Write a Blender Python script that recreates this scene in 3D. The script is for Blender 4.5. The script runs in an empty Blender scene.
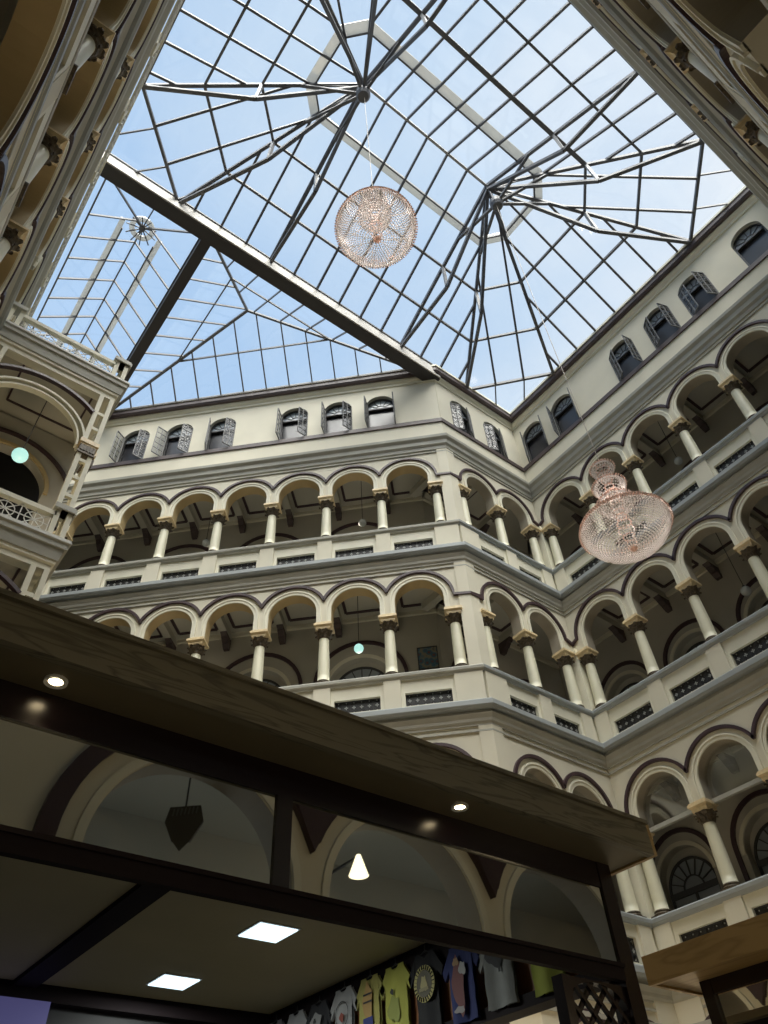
import bpy, math, random
from mathutils import Vector, Matrix
random.seed(7)
PI = math.pi
S2 = math.sqrt(2)
EYE = 1.6                       # heights below are measured from the eye; everything is lifted by this at the end
FLOOR = -EYE
scene = bpy.context.scene
COL = scene.collection

# ---------------------------------------------------------------- materials
def material(name, color, rough=0.6, metal=0.0, var=0.0, vscale=3.0, bump=0.0, bscale=20.0, spec=0.5, emit=0.0, emit_color=None):
    m = bpy.data.materials.new(name)
    m.use_nodes = True
    nt = m.node_tree
    b = nt.nodes['Principled BSDF']
    b.inputs['Base Color'].default_value = (*color, 1)
    b.inputs['Roughness'].default_value = rough
    b.inputs['Metallic'].default_value = metal
    b.inputs['Specular IOR Level'].default_value = spec
    if emit:
        b.inputs['Emission Color'].default_value = (*(emit_color or color), 1)
        b.inputs['Emission Strength'].default_value = emit
    if var or bump:
        tc = nt.nodes.new('ShaderNodeTexCoord')
    if var:
        n = nt.nodes.new('ShaderNodeTexNoise')
        n.inputs['Scale'].default_value = vscale
        n.inputs['Detail'].default_value = 6
        nt.links.new(tc.outputs['Object'], n.inputs['Vector'])
        r = nt.nodes.new('ShaderNodeValToRGB')
        r.color_ramp.elements[0].position = 0.3
        r.color_ramp.elements[1].position = 0.7
        r.color_ramp.elements[0].color = (*[c * (1 - var) for c in color], 1)
        r.color_ramp.elements[1].color = (*[min(1, c * (1 + var)) for c in color], 1)
        nt.links.new(n.outputs['Fac'], r.inputs['Fac'])
        nt.links.new(r.outputs['Color'], b.inputs['Base Color'])
    if bump:
        n2 = nt.nodes.new('ShaderNodeTexNoise')
        n2.inputs['Scale'].default_value = bscale
        nt.links.new(tc.outputs['Object'], n2.inputs['Vector'])
        bp = nt.nodes.new('ShaderNodeBump')
        bp.inputs['Strength'].default_value = bump
        bp.inputs['Distance'].default_value = 0.02
        nt.links.new(n2.outputs['Fac'], bp.inputs['Height'])
        nt.links.new(bp.outputs['Normal'], b.inputs['Normal'])
    return m

def wood(name, dark, light, axis=0, scale=1.0, rough=0.6):
    m = material(name, light, rough)
    nt = m.node_tree
    b = nt.nodes['Principled BSDF']
    tc = nt.nodes.new('ShaderNodeTexCoord')
    mp = nt.nodes.new('ShaderNodeMapping')
    sc = [9.0, 9.0, 9.0]
    sc[axis] = 0.9
    mp.inputs['Scale'].default_value = [s * scale for s in sc]
    nt.links.new(tc.outputs['Object'], mp.inputs['Vector'])
    n = nt.nodes.new('ShaderNodeTexNoise')
    n.inputs['Scale'].default_value = 1.2
    n.inputs['Detail'].default_value = 3
    n.inputs['Distortion'].default_value = 0.6
    nt.links.new(mp.outputs['Vector'], n.inputs['Vector'])
    mu = nt.nodes.new('ShaderNodeMath'); mu.operation = 'MULTIPLY'; mu.inputs[1].default_value = 14
    nt.links.new(n.outputs['Fac'], mu.inputs[0])
    fr = nt.nodes.new('ShaderNodeMath'); fr.operation = 'PINGPONG'; fr.inputs[1].default_value = 1
    nt.links.new(mu.outputs[0], fr.inputs[0])
    r = nt.nodes.new('ShaderNodeValToRGB')
    r.color_ramp.elements[0].color = (*dark, 1)
    r.color_ramp.elements[1].color = (*light, 1)
    r.color_ramp.elements[1].position = 0.45
    nt.links.new(fr.outputs[0], r.inputs['Fac'])
    nt.links.new(r.outputs['Color'], b.inputs['Base Color'])
    return m

def glass(name, tint, gloss, rough=0.03, gcol=(1, 1, 1)):
    m = bpy.data.materials.new(name)
    m.use_nodes = True
    nt = m.node_tree
    nt.nodes.clear()
    out = nt.nodes.new('ShaderNodeOutputMaterial')
    mix = nt.nodes.new('ShaderNodeMixShader')
    tr = nt.nodes.new('ShaderNodeBsdfTransparent')
    gl = nt.nodes.new('ShaderNodeBsdfGlossy')
    tr.inputs['Color'].default_value = (*tint, 1)
    gl.inputs['Color'].default_value = (*gcol, 1)
    gl.inputs['Roughness'].default_value = rough
    mix.inputs['Fac'].default_value = gloss
    nt.links.new(tr.outputs[0], mix.inputs[1])
    nt.links.new(gl.outputs[0], mix.inputs[2])
    nt.links.new(mix.outputs[0], out.inputs['Surface'])
    return m

def crystal(name, color, tr=0.25):
    m = bpy.data.materials.new(name)
    m.use_nodes = True
    nt = m.node_tree
    nt.nodes.clear()
    out = nt.nodes.new('ShaderNodeOutputMaterial')
    mix = nt.nodes.new('ShaderNodeMixShader'); mix2 = nt.nodes.new('ShaderNodeMixShader'); mix3 = nt.nodes.new('ShaderNodeMixShader')
    d = nt.nodes.new('ShaderNodeBsdfDiffuse'); t = nt.nodes.new('ShaderNodeBsdfTranslucent')
    g = nt.nodes.new('ShaderNodeBsdfGlossy'); c = nt.nodes.new('ShaderNodeBsdfTransparent')
    for s in (d, t):
        s.inputs['Color'].default_value = (*color, 1)
    g.inputs['Roughness'].default_value = 0.2
    mix.inputs['Fac'].default_value = 0.5
    mix2.inputs['Fac'].default_value = 0.2
    mix3.inputs['Fac'].default_value = tr
    nt.links.new(d.outputs[0], mix.inputs[1]); nt.links.new(t.outputs[0], mix.inputs[2])
    nt.links.new(mix.outputs[0], mix2.inputs[1]); nt.links.new(g.outputs[0], mix2.inputs[2])
    nt.links.new(mix2.outputs[0], mix3.inputs[1]); nt.links.new(c.outputs[0], mix3.inputs[2])
    nt.links.new(mix3.outputs[0], out.inputs['Surface'])
    return m

M = dict(
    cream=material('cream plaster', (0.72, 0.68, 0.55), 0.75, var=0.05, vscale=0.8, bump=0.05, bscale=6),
    cream_light=material('light cream paint', (0.79, 0.76, 0.62), 0.6, var=0.03, vscale=1.5),
    shaft=material('cream column paint', (0.76, 0.735, 0.56), 0.45, var=0.04, vscale=2),
    grey=material('grey cornice paint', (0.44, 0.435, 0.385), 0.6, var=0.08, vscale=2),
    greyblue=material('blue grey ledge paint', (0.36, 0.39, 0.40), 0.55, var=0.06, vscale=2),
    plum=material('plum brown paint', (0.055, 0.030, 0.036), 0.45, var=0.1, vscale=3),
    brown=material('dark brown string paint', (0.075, 0.052, 0.050), 0.5),
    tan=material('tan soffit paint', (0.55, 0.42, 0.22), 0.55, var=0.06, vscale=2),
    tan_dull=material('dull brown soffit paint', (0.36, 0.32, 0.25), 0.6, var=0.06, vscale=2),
    maroon_matte=material('dark maroon matte wood', (0.018, 0.012, 0.014), 0.7, spec=0.15),
    gold=material('gold capital paint', (0.80, 0.64, 0.38), 0.4, var=0.15, vscale=9),
    acanthus=material('dark gilded leaf carving', (0.11, 0.085, 0.055), 0.5, metal=0.1, var=0.6, vscale=18),
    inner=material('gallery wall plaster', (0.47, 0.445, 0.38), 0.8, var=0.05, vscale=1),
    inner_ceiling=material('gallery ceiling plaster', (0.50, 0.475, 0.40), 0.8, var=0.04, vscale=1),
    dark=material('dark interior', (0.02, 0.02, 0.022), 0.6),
    dark_glass=material('dark window glass', (0.035, 0.035, 0.04), 0.25, spec=0.5),
    fan_glass=material('fanlight glass with painted sky', (0.40, 0.46, 0.50), 0.2, spec=0.8),  # the sky's reflection is put into this pale colour
    grey_glass=material('grey frosted fanlight glass', (0.30, 0.33, 0.36), 0.3),
    iron=material('dark wrought iron', (0.06, 0.06, 0.062), 0.45, metal=0.3),
    iron_light=material('pale cast rosette', (0.42, 0.43, 0.42), 0.5),
    shutter=material('grey steel shutter frame', (0.15, 0.15, 0.15), 0.5, metal=0.2),
    steel=material('grey roof steel', (0.12, 0.12, 0.13), 0.5, var=0.08, vscale=1.0),
    steel_lit=material('roof steel with painted light', (0.38, 0.37, 0.36), 0.45, var=0.05, vscale=1.0),  # lighter copy of the roof steel; light on the struts is painted in
    beamdark=material('dark brown and painted beam shade', (0.035, 0.030, 0.030), 0.6),
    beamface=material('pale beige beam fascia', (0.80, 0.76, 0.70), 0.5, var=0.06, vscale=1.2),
    curb=crystal('pale translucent roof curb', (0.66, 0.655, 0.62), 0.12),
    floor=material('beige polished tile', (0.32, 0.30, 0.26), 0.35, var=0.08, vscale=1),
    fascia=wood('weathered olive wood', (0.10, 0.088, 0.058), (0.185, 0.165, 0.11), 0, 1.0, 0.55),
    fascia2=wood('honey wood', (0.32, 0.205, 0.075), (0.42, 0.28, 0.11), 1, 0.5, 0.5),
    soffit=material('olive soffit board', (0.17, 0.14, 0.08), 0.5, var=0.08, vscale=3),
    maroon=material('dark maroon lacquer', (0.011, 0.0045, 0.0065), 0.25, spec=0.6),
    kceil=material('beige kiosk ceiling board', (0.46, 0.41, 0.26), 0.7, var=0.06, vscale=1.5),
    kwood=material('reddish slat wall', (0.28, 0.11, 0.04), 0.55, var=0.2, vscale=4),
    mirror=glass('tinted mirror glass', (0.10, 0.10, 0.10), 0.85, 0.015, (0.52, 0.53, 0.51)),
    roofglass=glass('roof glass', (0.93, 0.96, 0.98), 0.05, 0.05),
    tymp=glass('tympanum glass', (0.75, 0.8, 0.8), 0.34, 0.08),
    shutterglass=glass('shutter glass', (0.62, 0.63, 0.65), 0.07, 0.25),
    bead=crystal('pink crystal bead', (0.985, 0.95, 0.93), 0.0),
    bead_gold=crystal('amber crystal bead', (0.96, 0.74, 0.64), 0.0),
    wire=material('pale brass wire', (0.50, 0.44, 0.38), 0.4),
    globe=material('unlit white glass globe', (0.55, 0.57, 0.55), 0.25),
    globe_lit=material('lit white glass globe', (0.3, 0.36, 0.34), 0.3, emit=0.62, emit_color=(0.52, 0.98, 0.88)),
    led=material('lit led panel', (1, 1, 1), 0.4, emit=1.6, emit_color=(0.55, 0.72, 0.80)),
    bulb=material('lit warm bulb', (1, 0.9, 0.6), 0.4, emit=9.0, emit_color=(1.0, 0.80, 0.48)),
    screen=material('violet lit screen', (0.05, 0.05, 0.15), 0.4, emit=0.10, emit_color=(0.35, 0.33, 0.85)),
    white=material('white enamel', (0.75, 0.75, 0.72), 0.4),
)

# ---------------------------------------------------------------- mesh collecting
class MB:
    def __init__(self):
        self.v = []; self.f = []
    def face(self, pts):
        n = len(self.v)
        self.v += [tuple(p) for p in pts]
        self.f.append(tuple(range(n, n + len(pts))))
    def hexa(self, p):                      # p: eight corners, bottom four then top four
        n = len(self.v)
        self.v += [tuple(q) for q in p]
        for f in ((3, 2, 1, 0), (4, 5, 6, 7), (0, 1, 5, 4), (1, 2, 6, 5), (2, 3, 7, 6), (3, 0, 4, 7)):
            self.f.append(tuple(n + i for i in f))
    def box(self, x0, x1, y0, y1, z0, z1):
        self.hexa([(x0, y0, z0), (x1, y0, z0), (x1, y1, z0), (x0, y1, z0), (x0, y0, z1), (x1, y0, z1), (x1, y1, z1), (x0, y1, z1)])
    def bar(self, p, q, w, h, up=(0, 0, 1)):
        p = Vector(p); q = Vector(q)
        d = (q - p)
        if d.length < 1e-5: return
        d.normalize()
        s = d.cross(Vector(up))
        if s.length < 1e-4: s = d.cross(Vector((1, 0, 0)))
        s.normalize()
        u = s.cross(d)
        a = s * w / 2; b = u * h / 2
        self.hexa([p - a - b, p + a - b, q + a - b, q - a - b, p - a + b, p + a + b, q + a + b, q - a + b])
    def tube(self, p, q, r, n=8, r2=None):
        p = Vector(p); q = Vector(q); r2 = r if r2 is None else r2
        d = (q - p).normalized()
        s = d.cross(Vector((0, 0, 1)))
        if s.length < 1e-4: s = Vector((1, 0, 0))
        s.normalize(); u = s.cross(d)
        k = len(self.v)
        for c, rr in ((p, r), (q, r2)):
            for i in range(n):
                a = 2 * PI * i / n
                self.v.append(tuple(c + s * rr * math.cos(a) + u * rr * math.sin(a)))
        for i in range(n):
            j = (i + 1) % n
            self.f.append((k + i, k + j, k + n + j, k + n + i))
        self.f.append(tuple(k + i for i in reversed(range(n))))
        self.f.append(tuple(k + n + i for i in range(n)))
    def lathe(self, prof, n=20, c=(0, 0, 0)):
        k = len(self.v)
        for r, z in prof:
            for i in range(n):
                a = 2 * PI * i / n
                self.v.append((c[0] + r * math.cos(a), c[1] + r * math.sin(a), c[2] + z))
        for j in range(len(prof) - 1):
            for i in range(n):
                i2 = (i + 1) % n
                self.f.append((k + j * n + i, k + j * n + i2, k + (j + 1) * n + i2, k + (j + 1) * n + i))
    def octa(self, c, r, rz=None):
        rz = rz or r
        k = len(self.v); x, y, z = c
        self.v += [(x + r, y, z), (x, y + r, z), (x - r, y, z), (x, y - r, z), (x, y, z + rz), (x, y, z - rz)]
        for i in range(4):
            j = (i + 1) % 4
            self.f.append((k + i, k + j, k + 4)); self.f.append((k + j, k + i, k + 5))
    def build(self, name, m, parent=None, smooth=False):
        me = bpy.data.meshes.new(name)
        me.from_pydata(self.v, [], self.f)
        me.materials.append(M[m] if isinstance(m, str) else m)
        if smooth:
            for p in me.polygons: p.use_smooth = True
        me.update()
        o = bpy.data.objects.new(name, me)
        COL.objects.link(o)
        if parent: o.parent = parent
        return o

LABELS = {}
def tag(o, label, cat, group=None):
    o['label'] = label; o['category'] = cat; o['kind'] = 'thing'
    if group: o['group'] = group
    LABELS.setdefault(label, []).append(o.name)
    return o
def empty(name, loc=(0, 0, 0), rz=0):
    o = bpy.data.objects.new(name, None)
    o.location = loc; o.rotation_euler = (0, 0, rz)
    COL.objects.link(o)
    return o
def struct(o):
    o['kind'] = 'structure'
    return o
def children(o): return [c for c in bpy.data.objects if c.parent == o]
def copy_tree(src, kids, loc, rz):
    """kids: list of (part, [sub-parts])"""
    r = src.copy(); COL.objects.link(r); r.location = loc; r.rotation_euler = (0, 0, rz)
    for c, subs in kids:
        d = c.copy(); COL.objects.link(d); d.parent = r
        for s in subs:
            e = s.copy(); COL.objects.link(e); e.parent = d
    return r

ORD = ['first', 'second', 'third', 'fourth', 'fifth', 'sixth', 'seventh', 'eighth', 'ninth', 'tenth', 'eleventh', 'twelfth']

# ---------------------------------------------------------------- plan
P0 = (18.345, 12.327)          # inner corner
P1 = (13.594, 12.327)          # outer corner
XL = -1.57; YN = -1.06
V0 = (XL, P1[1] + P1[0] - XL)
V3 = (P0[0], YN); V4 = (XL, YN)
RING = [V0, P1, P0, V3, V4]     # closed, court on the right-hand side

def ring(dn, dl):
    """court outline whose near and left sides are set back, for mouldings that stand out less there"""
    return [(XL - dl, V0[1] + dl), P1, P0, (P0[0], YN - dn), (XL - dl, YN - dn)]

class Facade:
    def __init__(self, key, a, b, word):
        self.key = key; self.a = Vector(a); self.b = Vector(b); self.word = word
        d = self.b - self.a
        self.len = d.length; self.u = d.normalized()
        n = Vector((self.u[1], -self.u[0]))
        self.n = n
        if (Vector((6, 6)) - self.a).dot(n) < 0: self.n = -n
        self.rz = math.atan2(self.n[1], self.n[0]) + PI / 2   # local -Y looks to the court
    def P(self, s, o, z):
        q = self.a + self.u * s + self.n * o
        return (q[0], q[1], z)

FC = Facade('C', P1, V0, 'back')
FB = Facade('B', P0, P1, 'far')
FA = Facade('A', P0, V3, 'right')
FN = Facade('N', V3, V4, 'near')
FL = Facade('L', V4, V0, 'left')

LV = {4: dict(b=18.42, cz=21.02, cap=20.60, top=24.30), 3: dict(b=12.40, cz=15.18, cap=14.65, top=17.02),
      2: dict(b=6.33, cz=8.95, cap=8.53, top=10.96), 1: dict(b=0.2, cz=2.92, cap=2.45, top=4.90)}
SP = {'C': (0.583, 2.059, 10), 'B': (0.444, 1.852, 3), 'A': (0.361, 2.10, 7), 'N': (0.6, 2.05, 10), 'L': (1.68, 2.05, 12)}

def sweep(name, path, prof, m, closed=False, parent=None):
    """profile (o, z) swept along the plan polyline with mitred corners; o is measured towards the court"""
    mb = MB(); n = len(path); pts = [Vector(p) for p in path]
    offs = []
    def nrm(p, q):
        d = (q - p).normalized(); v = Vector((d[1], -d[0]))
        return v
    sgn = 1
    for i in range(n):
        a = nrm(pts[i - 1], pts[i]) if (closed or i > 0) else None
        b = nrm(pts[i], pts[(i + 1) % n]) if (closed or i < n - 1) else None
        if a is None: w = b
        elif b is None: w = a
        else: w = (a + b) / (1 + a.dot(b))
        offs.append(w)
    k = len(prof)
    for i in range(n):
        for o, z in prof:
            q = pts[i] + offs[i] * o
            mb.v.append((q[0], q[1], z))
    segs = n if closed else n - 1
    for i in range(segs):
        j = (i + 1) % n
        for t in range(k):
            t2 = (t + 1) % k
            mb.f.append((i * k + t, j * k + t, j * k + t2, i * k + t2))
    if not closed:
        mb.f.append(tuple(range(k))); mb.f.append(tuple((n - 1) * k + t for t in reversed(range(k))))
    return mb.build(name, m, parent)

def arch_wall(mb, F, s0, s1, z0, z1, ops, t=0.42, o=0.0, n=28, soff=None):
    """wall strip with arched openings (c, r, zb, zc)"""
    def quad(a, b):
        (sa, za, sb, zb2) = a; 
    def front(pts):
        mb.face([F.P(s, o, z) for s, z in pts]); mb.face([F.P(s, o - t, z) for s, z in reversed(pts)])
    sm = soff if soff is not None else mb
    ops = sorted(ops)
    cur = s0
    def strip(a, b):
        if b - a < 1e-4: return
        front([(a, z0), (b, z0), (b, z1), (a, z1)])
        mb.face([F.P(a, o, z0), F.P(a, o - t, z0), F.P(b, o - t, z0), F.P(b, o, z0)])
    for c, r, zb, zc in ops:
        strip(cur, c - r)
        if zb > z0 + 1e-4:
            front([(c - r, z0), (c + r, z0), (c + r, zb), (c - r, zb)])
            sm.face([F.P(c - r, o, zb), F.P(c + r, o, zb), F.P(c + r, o - t, zb), F.P(c - r, o - t, zb)])
        arc = [(c - r * math.cos(PI * i / n), zc + r * math.sin(PI * i / n)) for i in range(n + 1)]
        for i in range(n):
            a, b = arc[i], arc[i + 1]
            front([a, b, (b[0], z1), (a[0], z1)])
        path = [(c - r, max(zb, z0))] + arc + [(c + r, max(zb, z0))]
        for i in range(len(path) - 1):
            a, b = path[i], path[i + 1]
            sm.face([F.P(a[0], o, a[1]), F.P(a[0], o - t, a[1]), F.P(b[0], o - t, b[1]), F.P(b[0], o, b[1])])
        cur = c + r
    strip(cur, s1)
    # top and ends
    mb.face([F.P(s0, o, z1), F.P(s1, o, z1), F.P(s1, o - t, z1), F.P(s0, o - t, z1)])
    for s in (s0, s1):
        mb.face([F.P(s, o, z0), F.P(s, o - t, z0), F.P(s, o - t, z1), F.P(s, o, z1)])

def band(mb, F, pts, w, o0, o1):
    """flat moulding of width w following the (s, z) polyline, from depth o0 to o1"""
    n = len(pts); L = []; R = []
    for i in range(n):
        a = Vector(pts[max(i - 1, 0)]); b = Vector(pts[min(i + 1, n - 1)]); p = Vector(pts[i])
        d = (b - a).normalized(); nn = Vector((-d[1], d[0]))
        k = 1.0
        if 0 < i < n - 1:
            d1 = (p - a).normalized(); k = 1 / max(0.5, abs(d1.dot(d)))
        L.append(p + nn * w / 2 * k); R.append(p - nn * w / 2 * k)
    for i in range(n - 1):
        c = [L[i], R[i], R[i + 1], L[i + 1]]
        mb.hexa([F.P(q[0], o0, q[1]) for q in c] + [F.P(q[0], o1, q[1]) for q in c])

def arc_pts(c, zc, r, a0=PI, a1=0.0, n=20):
    return [(c + r * math.cos(a0 + (a1 - a0) * i / n), zc + r * math.sin(a0 + (a1 - a0) * i / n)) for i in range(n + 1)]

# ---------------------------------------------------------------- roots for walls
ROOT = {}
for F, nm in ((FC, 'wall_back'), (FB, 'wall_far'), (FA, 'wall_right'), (FN, 'wall_near'), (FL, 'wall_left')):
    ROOT[F.key] = struct(empty(nm, (F.a[0], F.a[1], 0)))
def local(F, mb):
    """vertices into the frame of the facade's root"""
    mb.v = [(x - F.a[0], y - F.a[1], z) for x, y, z in mb.v]
    return mb

def columns_of(F, lev):
    s0, p, n = SP[F.key]
    if F.key == 'N' and lev == 1: s0, p, n = 1.0, 2.73, 7
    if F.key == 'L' and lev == 1: s0, p, n = 1.3, 2.73, 8
    if F.key == 'N': # line up with the valleys seen over the eye
        if lev == 1:
            xs = [4.50 + 2.70 * k for k in range(-1, 6)]
        else:
            xs = [6.5 + 2.05 * k for k in range(-3, 6)]
        return sorted([V3[0] - x for x in xs if x > XL + 0.4 and x < V3[0] - 0.3]), p
    if F.key == 'L' and lev == 2: s0, p, n = 0.46, 2.73, 8
    elif F.key == 'L' and lev != 1:
        n = 10
    return [s0 + p * k for k in range(n)], p

# ---------------------------------------------------------------- arcade walls
for F in (FC, FB, FA, FN, FL):
    for lev in (4, 3, 2, 1):
        L = LV[lev]
        cols, p = columns_of(F, lev)
        r = p / 2 - 0.245
        cz = L['cz'] - (0 if lev != 1 or p < 2.5 else 0)
        mids = [(cols[i] + cols[i + 1]) / 2 for i in range(len(cols) - 1)]
        ops = [(c, r, L['cap'], cz) for c in mids]
        mb = MB(); sf = MB()
        arch_wall(mb, F, 0, F.len, L['cap'], L['top'], ops, t=0.40, soff=sf)
        local(F, mb).build('arcade_wall', 'cream', ROOT[F.key])
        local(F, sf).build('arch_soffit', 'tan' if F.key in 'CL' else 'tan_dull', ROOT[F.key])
        # archivolt: two stepped rings round every arch
        mb = MB()
        for c in mids:
            band(mb, F, [(c - r - 0.055, L['cap'])] + arc_pts(c, cz, r + 0.055, n=28) + [(c + r + 0.055, L['cap'])], 0.09, -0.02, 0.035)
            if lev == 1: continue
            band(mb, F, [(c - r - 0.13, L['cap'])] + arc_pts(c, cz, r + 0.13, n=28) + [(c + r + 0.13, L['cap'])], 0.05, -0.02, 0.06)
        local(F, mb).build('archivolt', 'cream_light', ROOT[F.key])
        # hood mould: one band per arch; the end arcs run down to the springing and wrap the corner pier
        R = p / 2 + (0.09 if lev > 1 else 0.12)
        w_ = 0.09 if lev > 1 else 0.19
        a = math.acos(min(1, (p / 2) / R)) - (0.03 if lev > 1 else 0.0)
        mb = MB()
        for i, c in enumerate(mids):
            lo, hi = PI - a, a
            pre, post = [], []
            if i == 0:
                lo = PI
                pre = {'C': [(-0.035, cz - .03)], 'A': [(0.0, cz - .12)], 'B': [(0.0, cz - .12)]}.get(F.key, [(c - R, cz - .4)])
            if i == len(mids) - 1:
                hi = 0
                post = [(F.len + 0.035, cz - .03)] if F.key == 'B' else [(c + R, cz - (1.2 if F.key == 'N' and lev == 1 else .4))]
            band(mb, F, pre + arc_pts(c, cz, R, lo, hi, 22) + post, w_, -0.02, 0.085)
            if lev == 1 and i < len(mids) - 1:
                sv = c + p / 2; zv = cz + R * math.sin(a)
                t3 = [(sv, zv - .16), (sv + .30, zv + .42), (sv - .30, zv + .42)]
                mb.hexa([F.P(x_, -.02, z_) for x_, z_ in t3 + [((t3[0][0] + t3[2][0]) / 2, (t3[0][1] + t3[2][1]) / 2)]] + [F.P(x_, .10, z_) for x_, z_ in t3 + [((t3[0][0] + t3[2][0]) / 2, (t3[0][1] + t3[2][1]) / 2)]])
        local(F, mb).build('hood_mould', 'plum', ROOT[F.key])

# upper storey with arched windows
WIN = {'C': [2.42, 4.24, 6.14, 9.30, 11.20, 13.14, 17.0, 18.9], 'B': [1.50, 3.44], 'A': [1.00, 2.77, 6.10, 7.92, 9.62, 12.05], 'N': [], 'L': []}
winno = 0
def shutter_leaf(F, s, z0, z1, side, ang, root, w=0.45):
    """leaf hinged at s, swung outward by ang; side = +1 opens towards larger s when closed"""
    mb = MB(); gl = MB()
    du = side * math.cos(ang); do = math.sin(ang)
    def Q(t, z, e=0.0): return F.P(s + du * t, 0.02 + do * t + e, z)
    top = z1
    for t0, t1, a, b in ((0, w, z0, z0), (0, w, top - 0.12, top)):
        mb.bar(Q(t0, a), Q(t1, b if a == z0 else top - 0.12 + 0.0), 0.04, 0.04)
    for t in (0, w / 2, w): mb.bar(Q(t, z0), Q(t, top - 0.12), 0.035, 0.035)
    for i in range(1, 5):
        z = z0 + (top - 0.12 - z0) * i / 5
        mb.bar(Q(0, z), Q(w, z), 0.022, 0.022)
    gl.face([Q(0, z0), Q(w, z0), Q(w, top - 0.12), Q(0, top - 0.12)])
    o = local(F, mb).build('shutter', 'shutter', root)
    g = local(F, gl).build('shutter_pane', 'shutterglass', o)
    return o
for F in (FC, FB, FA, FN, FL):
    ws = WIN[F.key]
    mb = MB(); sf = MB()
    o = 0.03 if F.key != 'L' else -0.6
    arch_wall(mb, F, 0, F.len, 24.30, 27.95, [(c, 0.60, 24.46, 26.03) for c in ws], t=0.45, o=o, soff=sf)
    local(F, mb).build('upper_wall', 'cream', ROOT[F.key])
    if ws: local(F, sf).build('window_reveal', 'grey', ROOT[F.key])
    for k, c in enumerate(ws):
        winno += 1
        w = struct(empty('window_%d' % winno, (F.a[0], F.a[1], 0)))
        mb = MB(); band(mb, F, [(c - 0.57, 24.46)] + arc_pts(c, 26.03, 0.57) + [(c + 0.57, 24.46)], 0.06, -0.20, -0.12)
        band(mb, F, [(c - 0.57, 25.95), (c + 0.57, 25.95)], 0.07, -0.22, -0.12)
        local(F, mb).build('window_frame', 'iron', w)
        mb = MB()
        mb.face([F.P(s, -0.19, z) for s, z in [(c - 0.55, 25.98)] + arc_pts(c, 26.03, 0.55) + [(c + 0.55, 25.98)]])
        local(F, mb).build('fanlight', 'fan_glass' if F.key != 'A' else 'grey_glass', w)
        mb = MB()
        for a in (30, 60, 90, 120, 150):
            a = math.radians(a)
            band(mb, F, [(c + 0.2 * math.cos(a), 26.0 + 0.2 * math.sin(a)), (c + 0.56 * math.cos(a), 26.0 + 0.56 * math.sin(a))], 0.03, -0.185, -0.165)
        band(mb, F, arc_pts(c, 26.0, 0.2), 0.03, -0.185, -0.165)
        local(F, mb).build('glazing_bars', 'iron', w)
        mb = MB()
        mb.face([F.P(s, -0.25, z) for s, z in ((c - 0.57, 24.46), (c + 0.57, 24.46), (c + 0.57, 25.95), (c - 0.57, 25.95))])
        local(F, mb).build('lower_pane', 'dark_glass', w)
        if F.key == 'C':
            angs = {0: (92, 96), 1: (48, 95), 2: (50, 95), 3: (46, 72), 4: (46, 128), 5: (50, 106)}.get(k, (60, 80))
        elif F.key == 'A':
            angs = [(60, 118), (75, 115), (40, 80), (40, 70), (30, 60), (20, 80)][k]
        else:
            angs = (30, 20)
        # on C larger s lies to the left in the picture
        for sgn, a in ((-1, angs[0]), (1, angs[1])):
            if a is None or (F.key == 'A' and k == 5): continue
            shutter_leaf(F, c + sgn * 0.57, 24.5, 26.30, -sgn, math.radians(a), w)

# ---------------------------------------------------------------- trims (mitred round the court)
def trim(prof, m, idx, closed=True, path=RING):
    return struct(sweep('trim_%d' % idx, path, prof, m, closed))
ti = 0
for lev in (4, 3, 2):
    b = LV[lev]['b']; dd = {4: .10, 3: .26, 2: .26}[lev]; rg = ring(dd, dd)
    ti += 1; trim([(-0.30, b - 1.46), (0.12, b - 1.46), (0.14, b - 1.56), (0.20, b - 1.60), (0.12, b - 1.72), (0.10, b - 1.80), (0.05, b - 1.86), (0.05, b - 1.90), (-0.30, b - 1.90)], 'grey', ti, True, rg)
    ti += 1; trim([(-0.30, b - 1.22), (0.27, b - 1.22), (0.31, b - 1.26), (0.31, b - 1.40), (0.26, b - 1.47), (-0.30, b - 1.47)], 'greyblue', ti, True, rg)
    ti += 1; trim([(-0.30, b - 2.08), (0.05, b - 2.08), (0.05, b - 2.03), (-0.30, b - 2.03)], 'grey', ti, True, ring(0.02, 0.02))
# main cornice under the windows
ti += 1; trim([(-0.30, 22.52), (0.06, 22.52), (0.08, 22.66), (0.16, 22.74), (0.18, 22.92), (0.28, 23.02), (0.30, 23.14), (0.26, 23.18), (-0.30, 23.22)], 'grey', ti, True, ring(-.08, 0.06))
ti += 1; trim([(-0.02, 22.36), (0.05, 22.36), (0.05, 22.41), (-0.02, 22.41)], 'grey', ti)
ti += 1; trim([(-0.02, 23.20), (0.05, 23.20), (0.05, 24.22), (-0.02, 24.22)], 'cream', ti)
ti += 1; trim([(-0.02, 24.20), (0.11, 24.20), (0.11, 24.42), (-0.02, 24.45)], 'brown', ti, False, [V0, P1, P0, V3])
ti += 1; trim([(0.0, 27.18), (0.08, 27.18), (0.10, 27.28), (0.20, 27.36), (0.22, 27.48), (0.0, 27.50)], 'cream_light', ti, False, [V0, P1, P0, V3])
ti += 1; trim([(0.0, 27.46), (0.32, 27.46), (0.38, 27.56), (0.38, 27.80), (0.0, 27.90)], 'brown', ti, False, [V0, P1, P0, V3])
ti += 1; trim([(0.28, 27.80), (0.42, 27.80), (0.42, 27.92), (0.28, 27.92)], 'cream_light', ti, False, [V0, P1, P0, V3])
# impost band on the corner pier above the capitals, and the skirting of the ground floor
ti += 1; trim([(-0.02, 3.9), (0.10, 3.9), (0.10, 4.0), (-0.02, 4.02)], 'grey', ti, False, [V0, P1, P0, V3])

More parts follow.
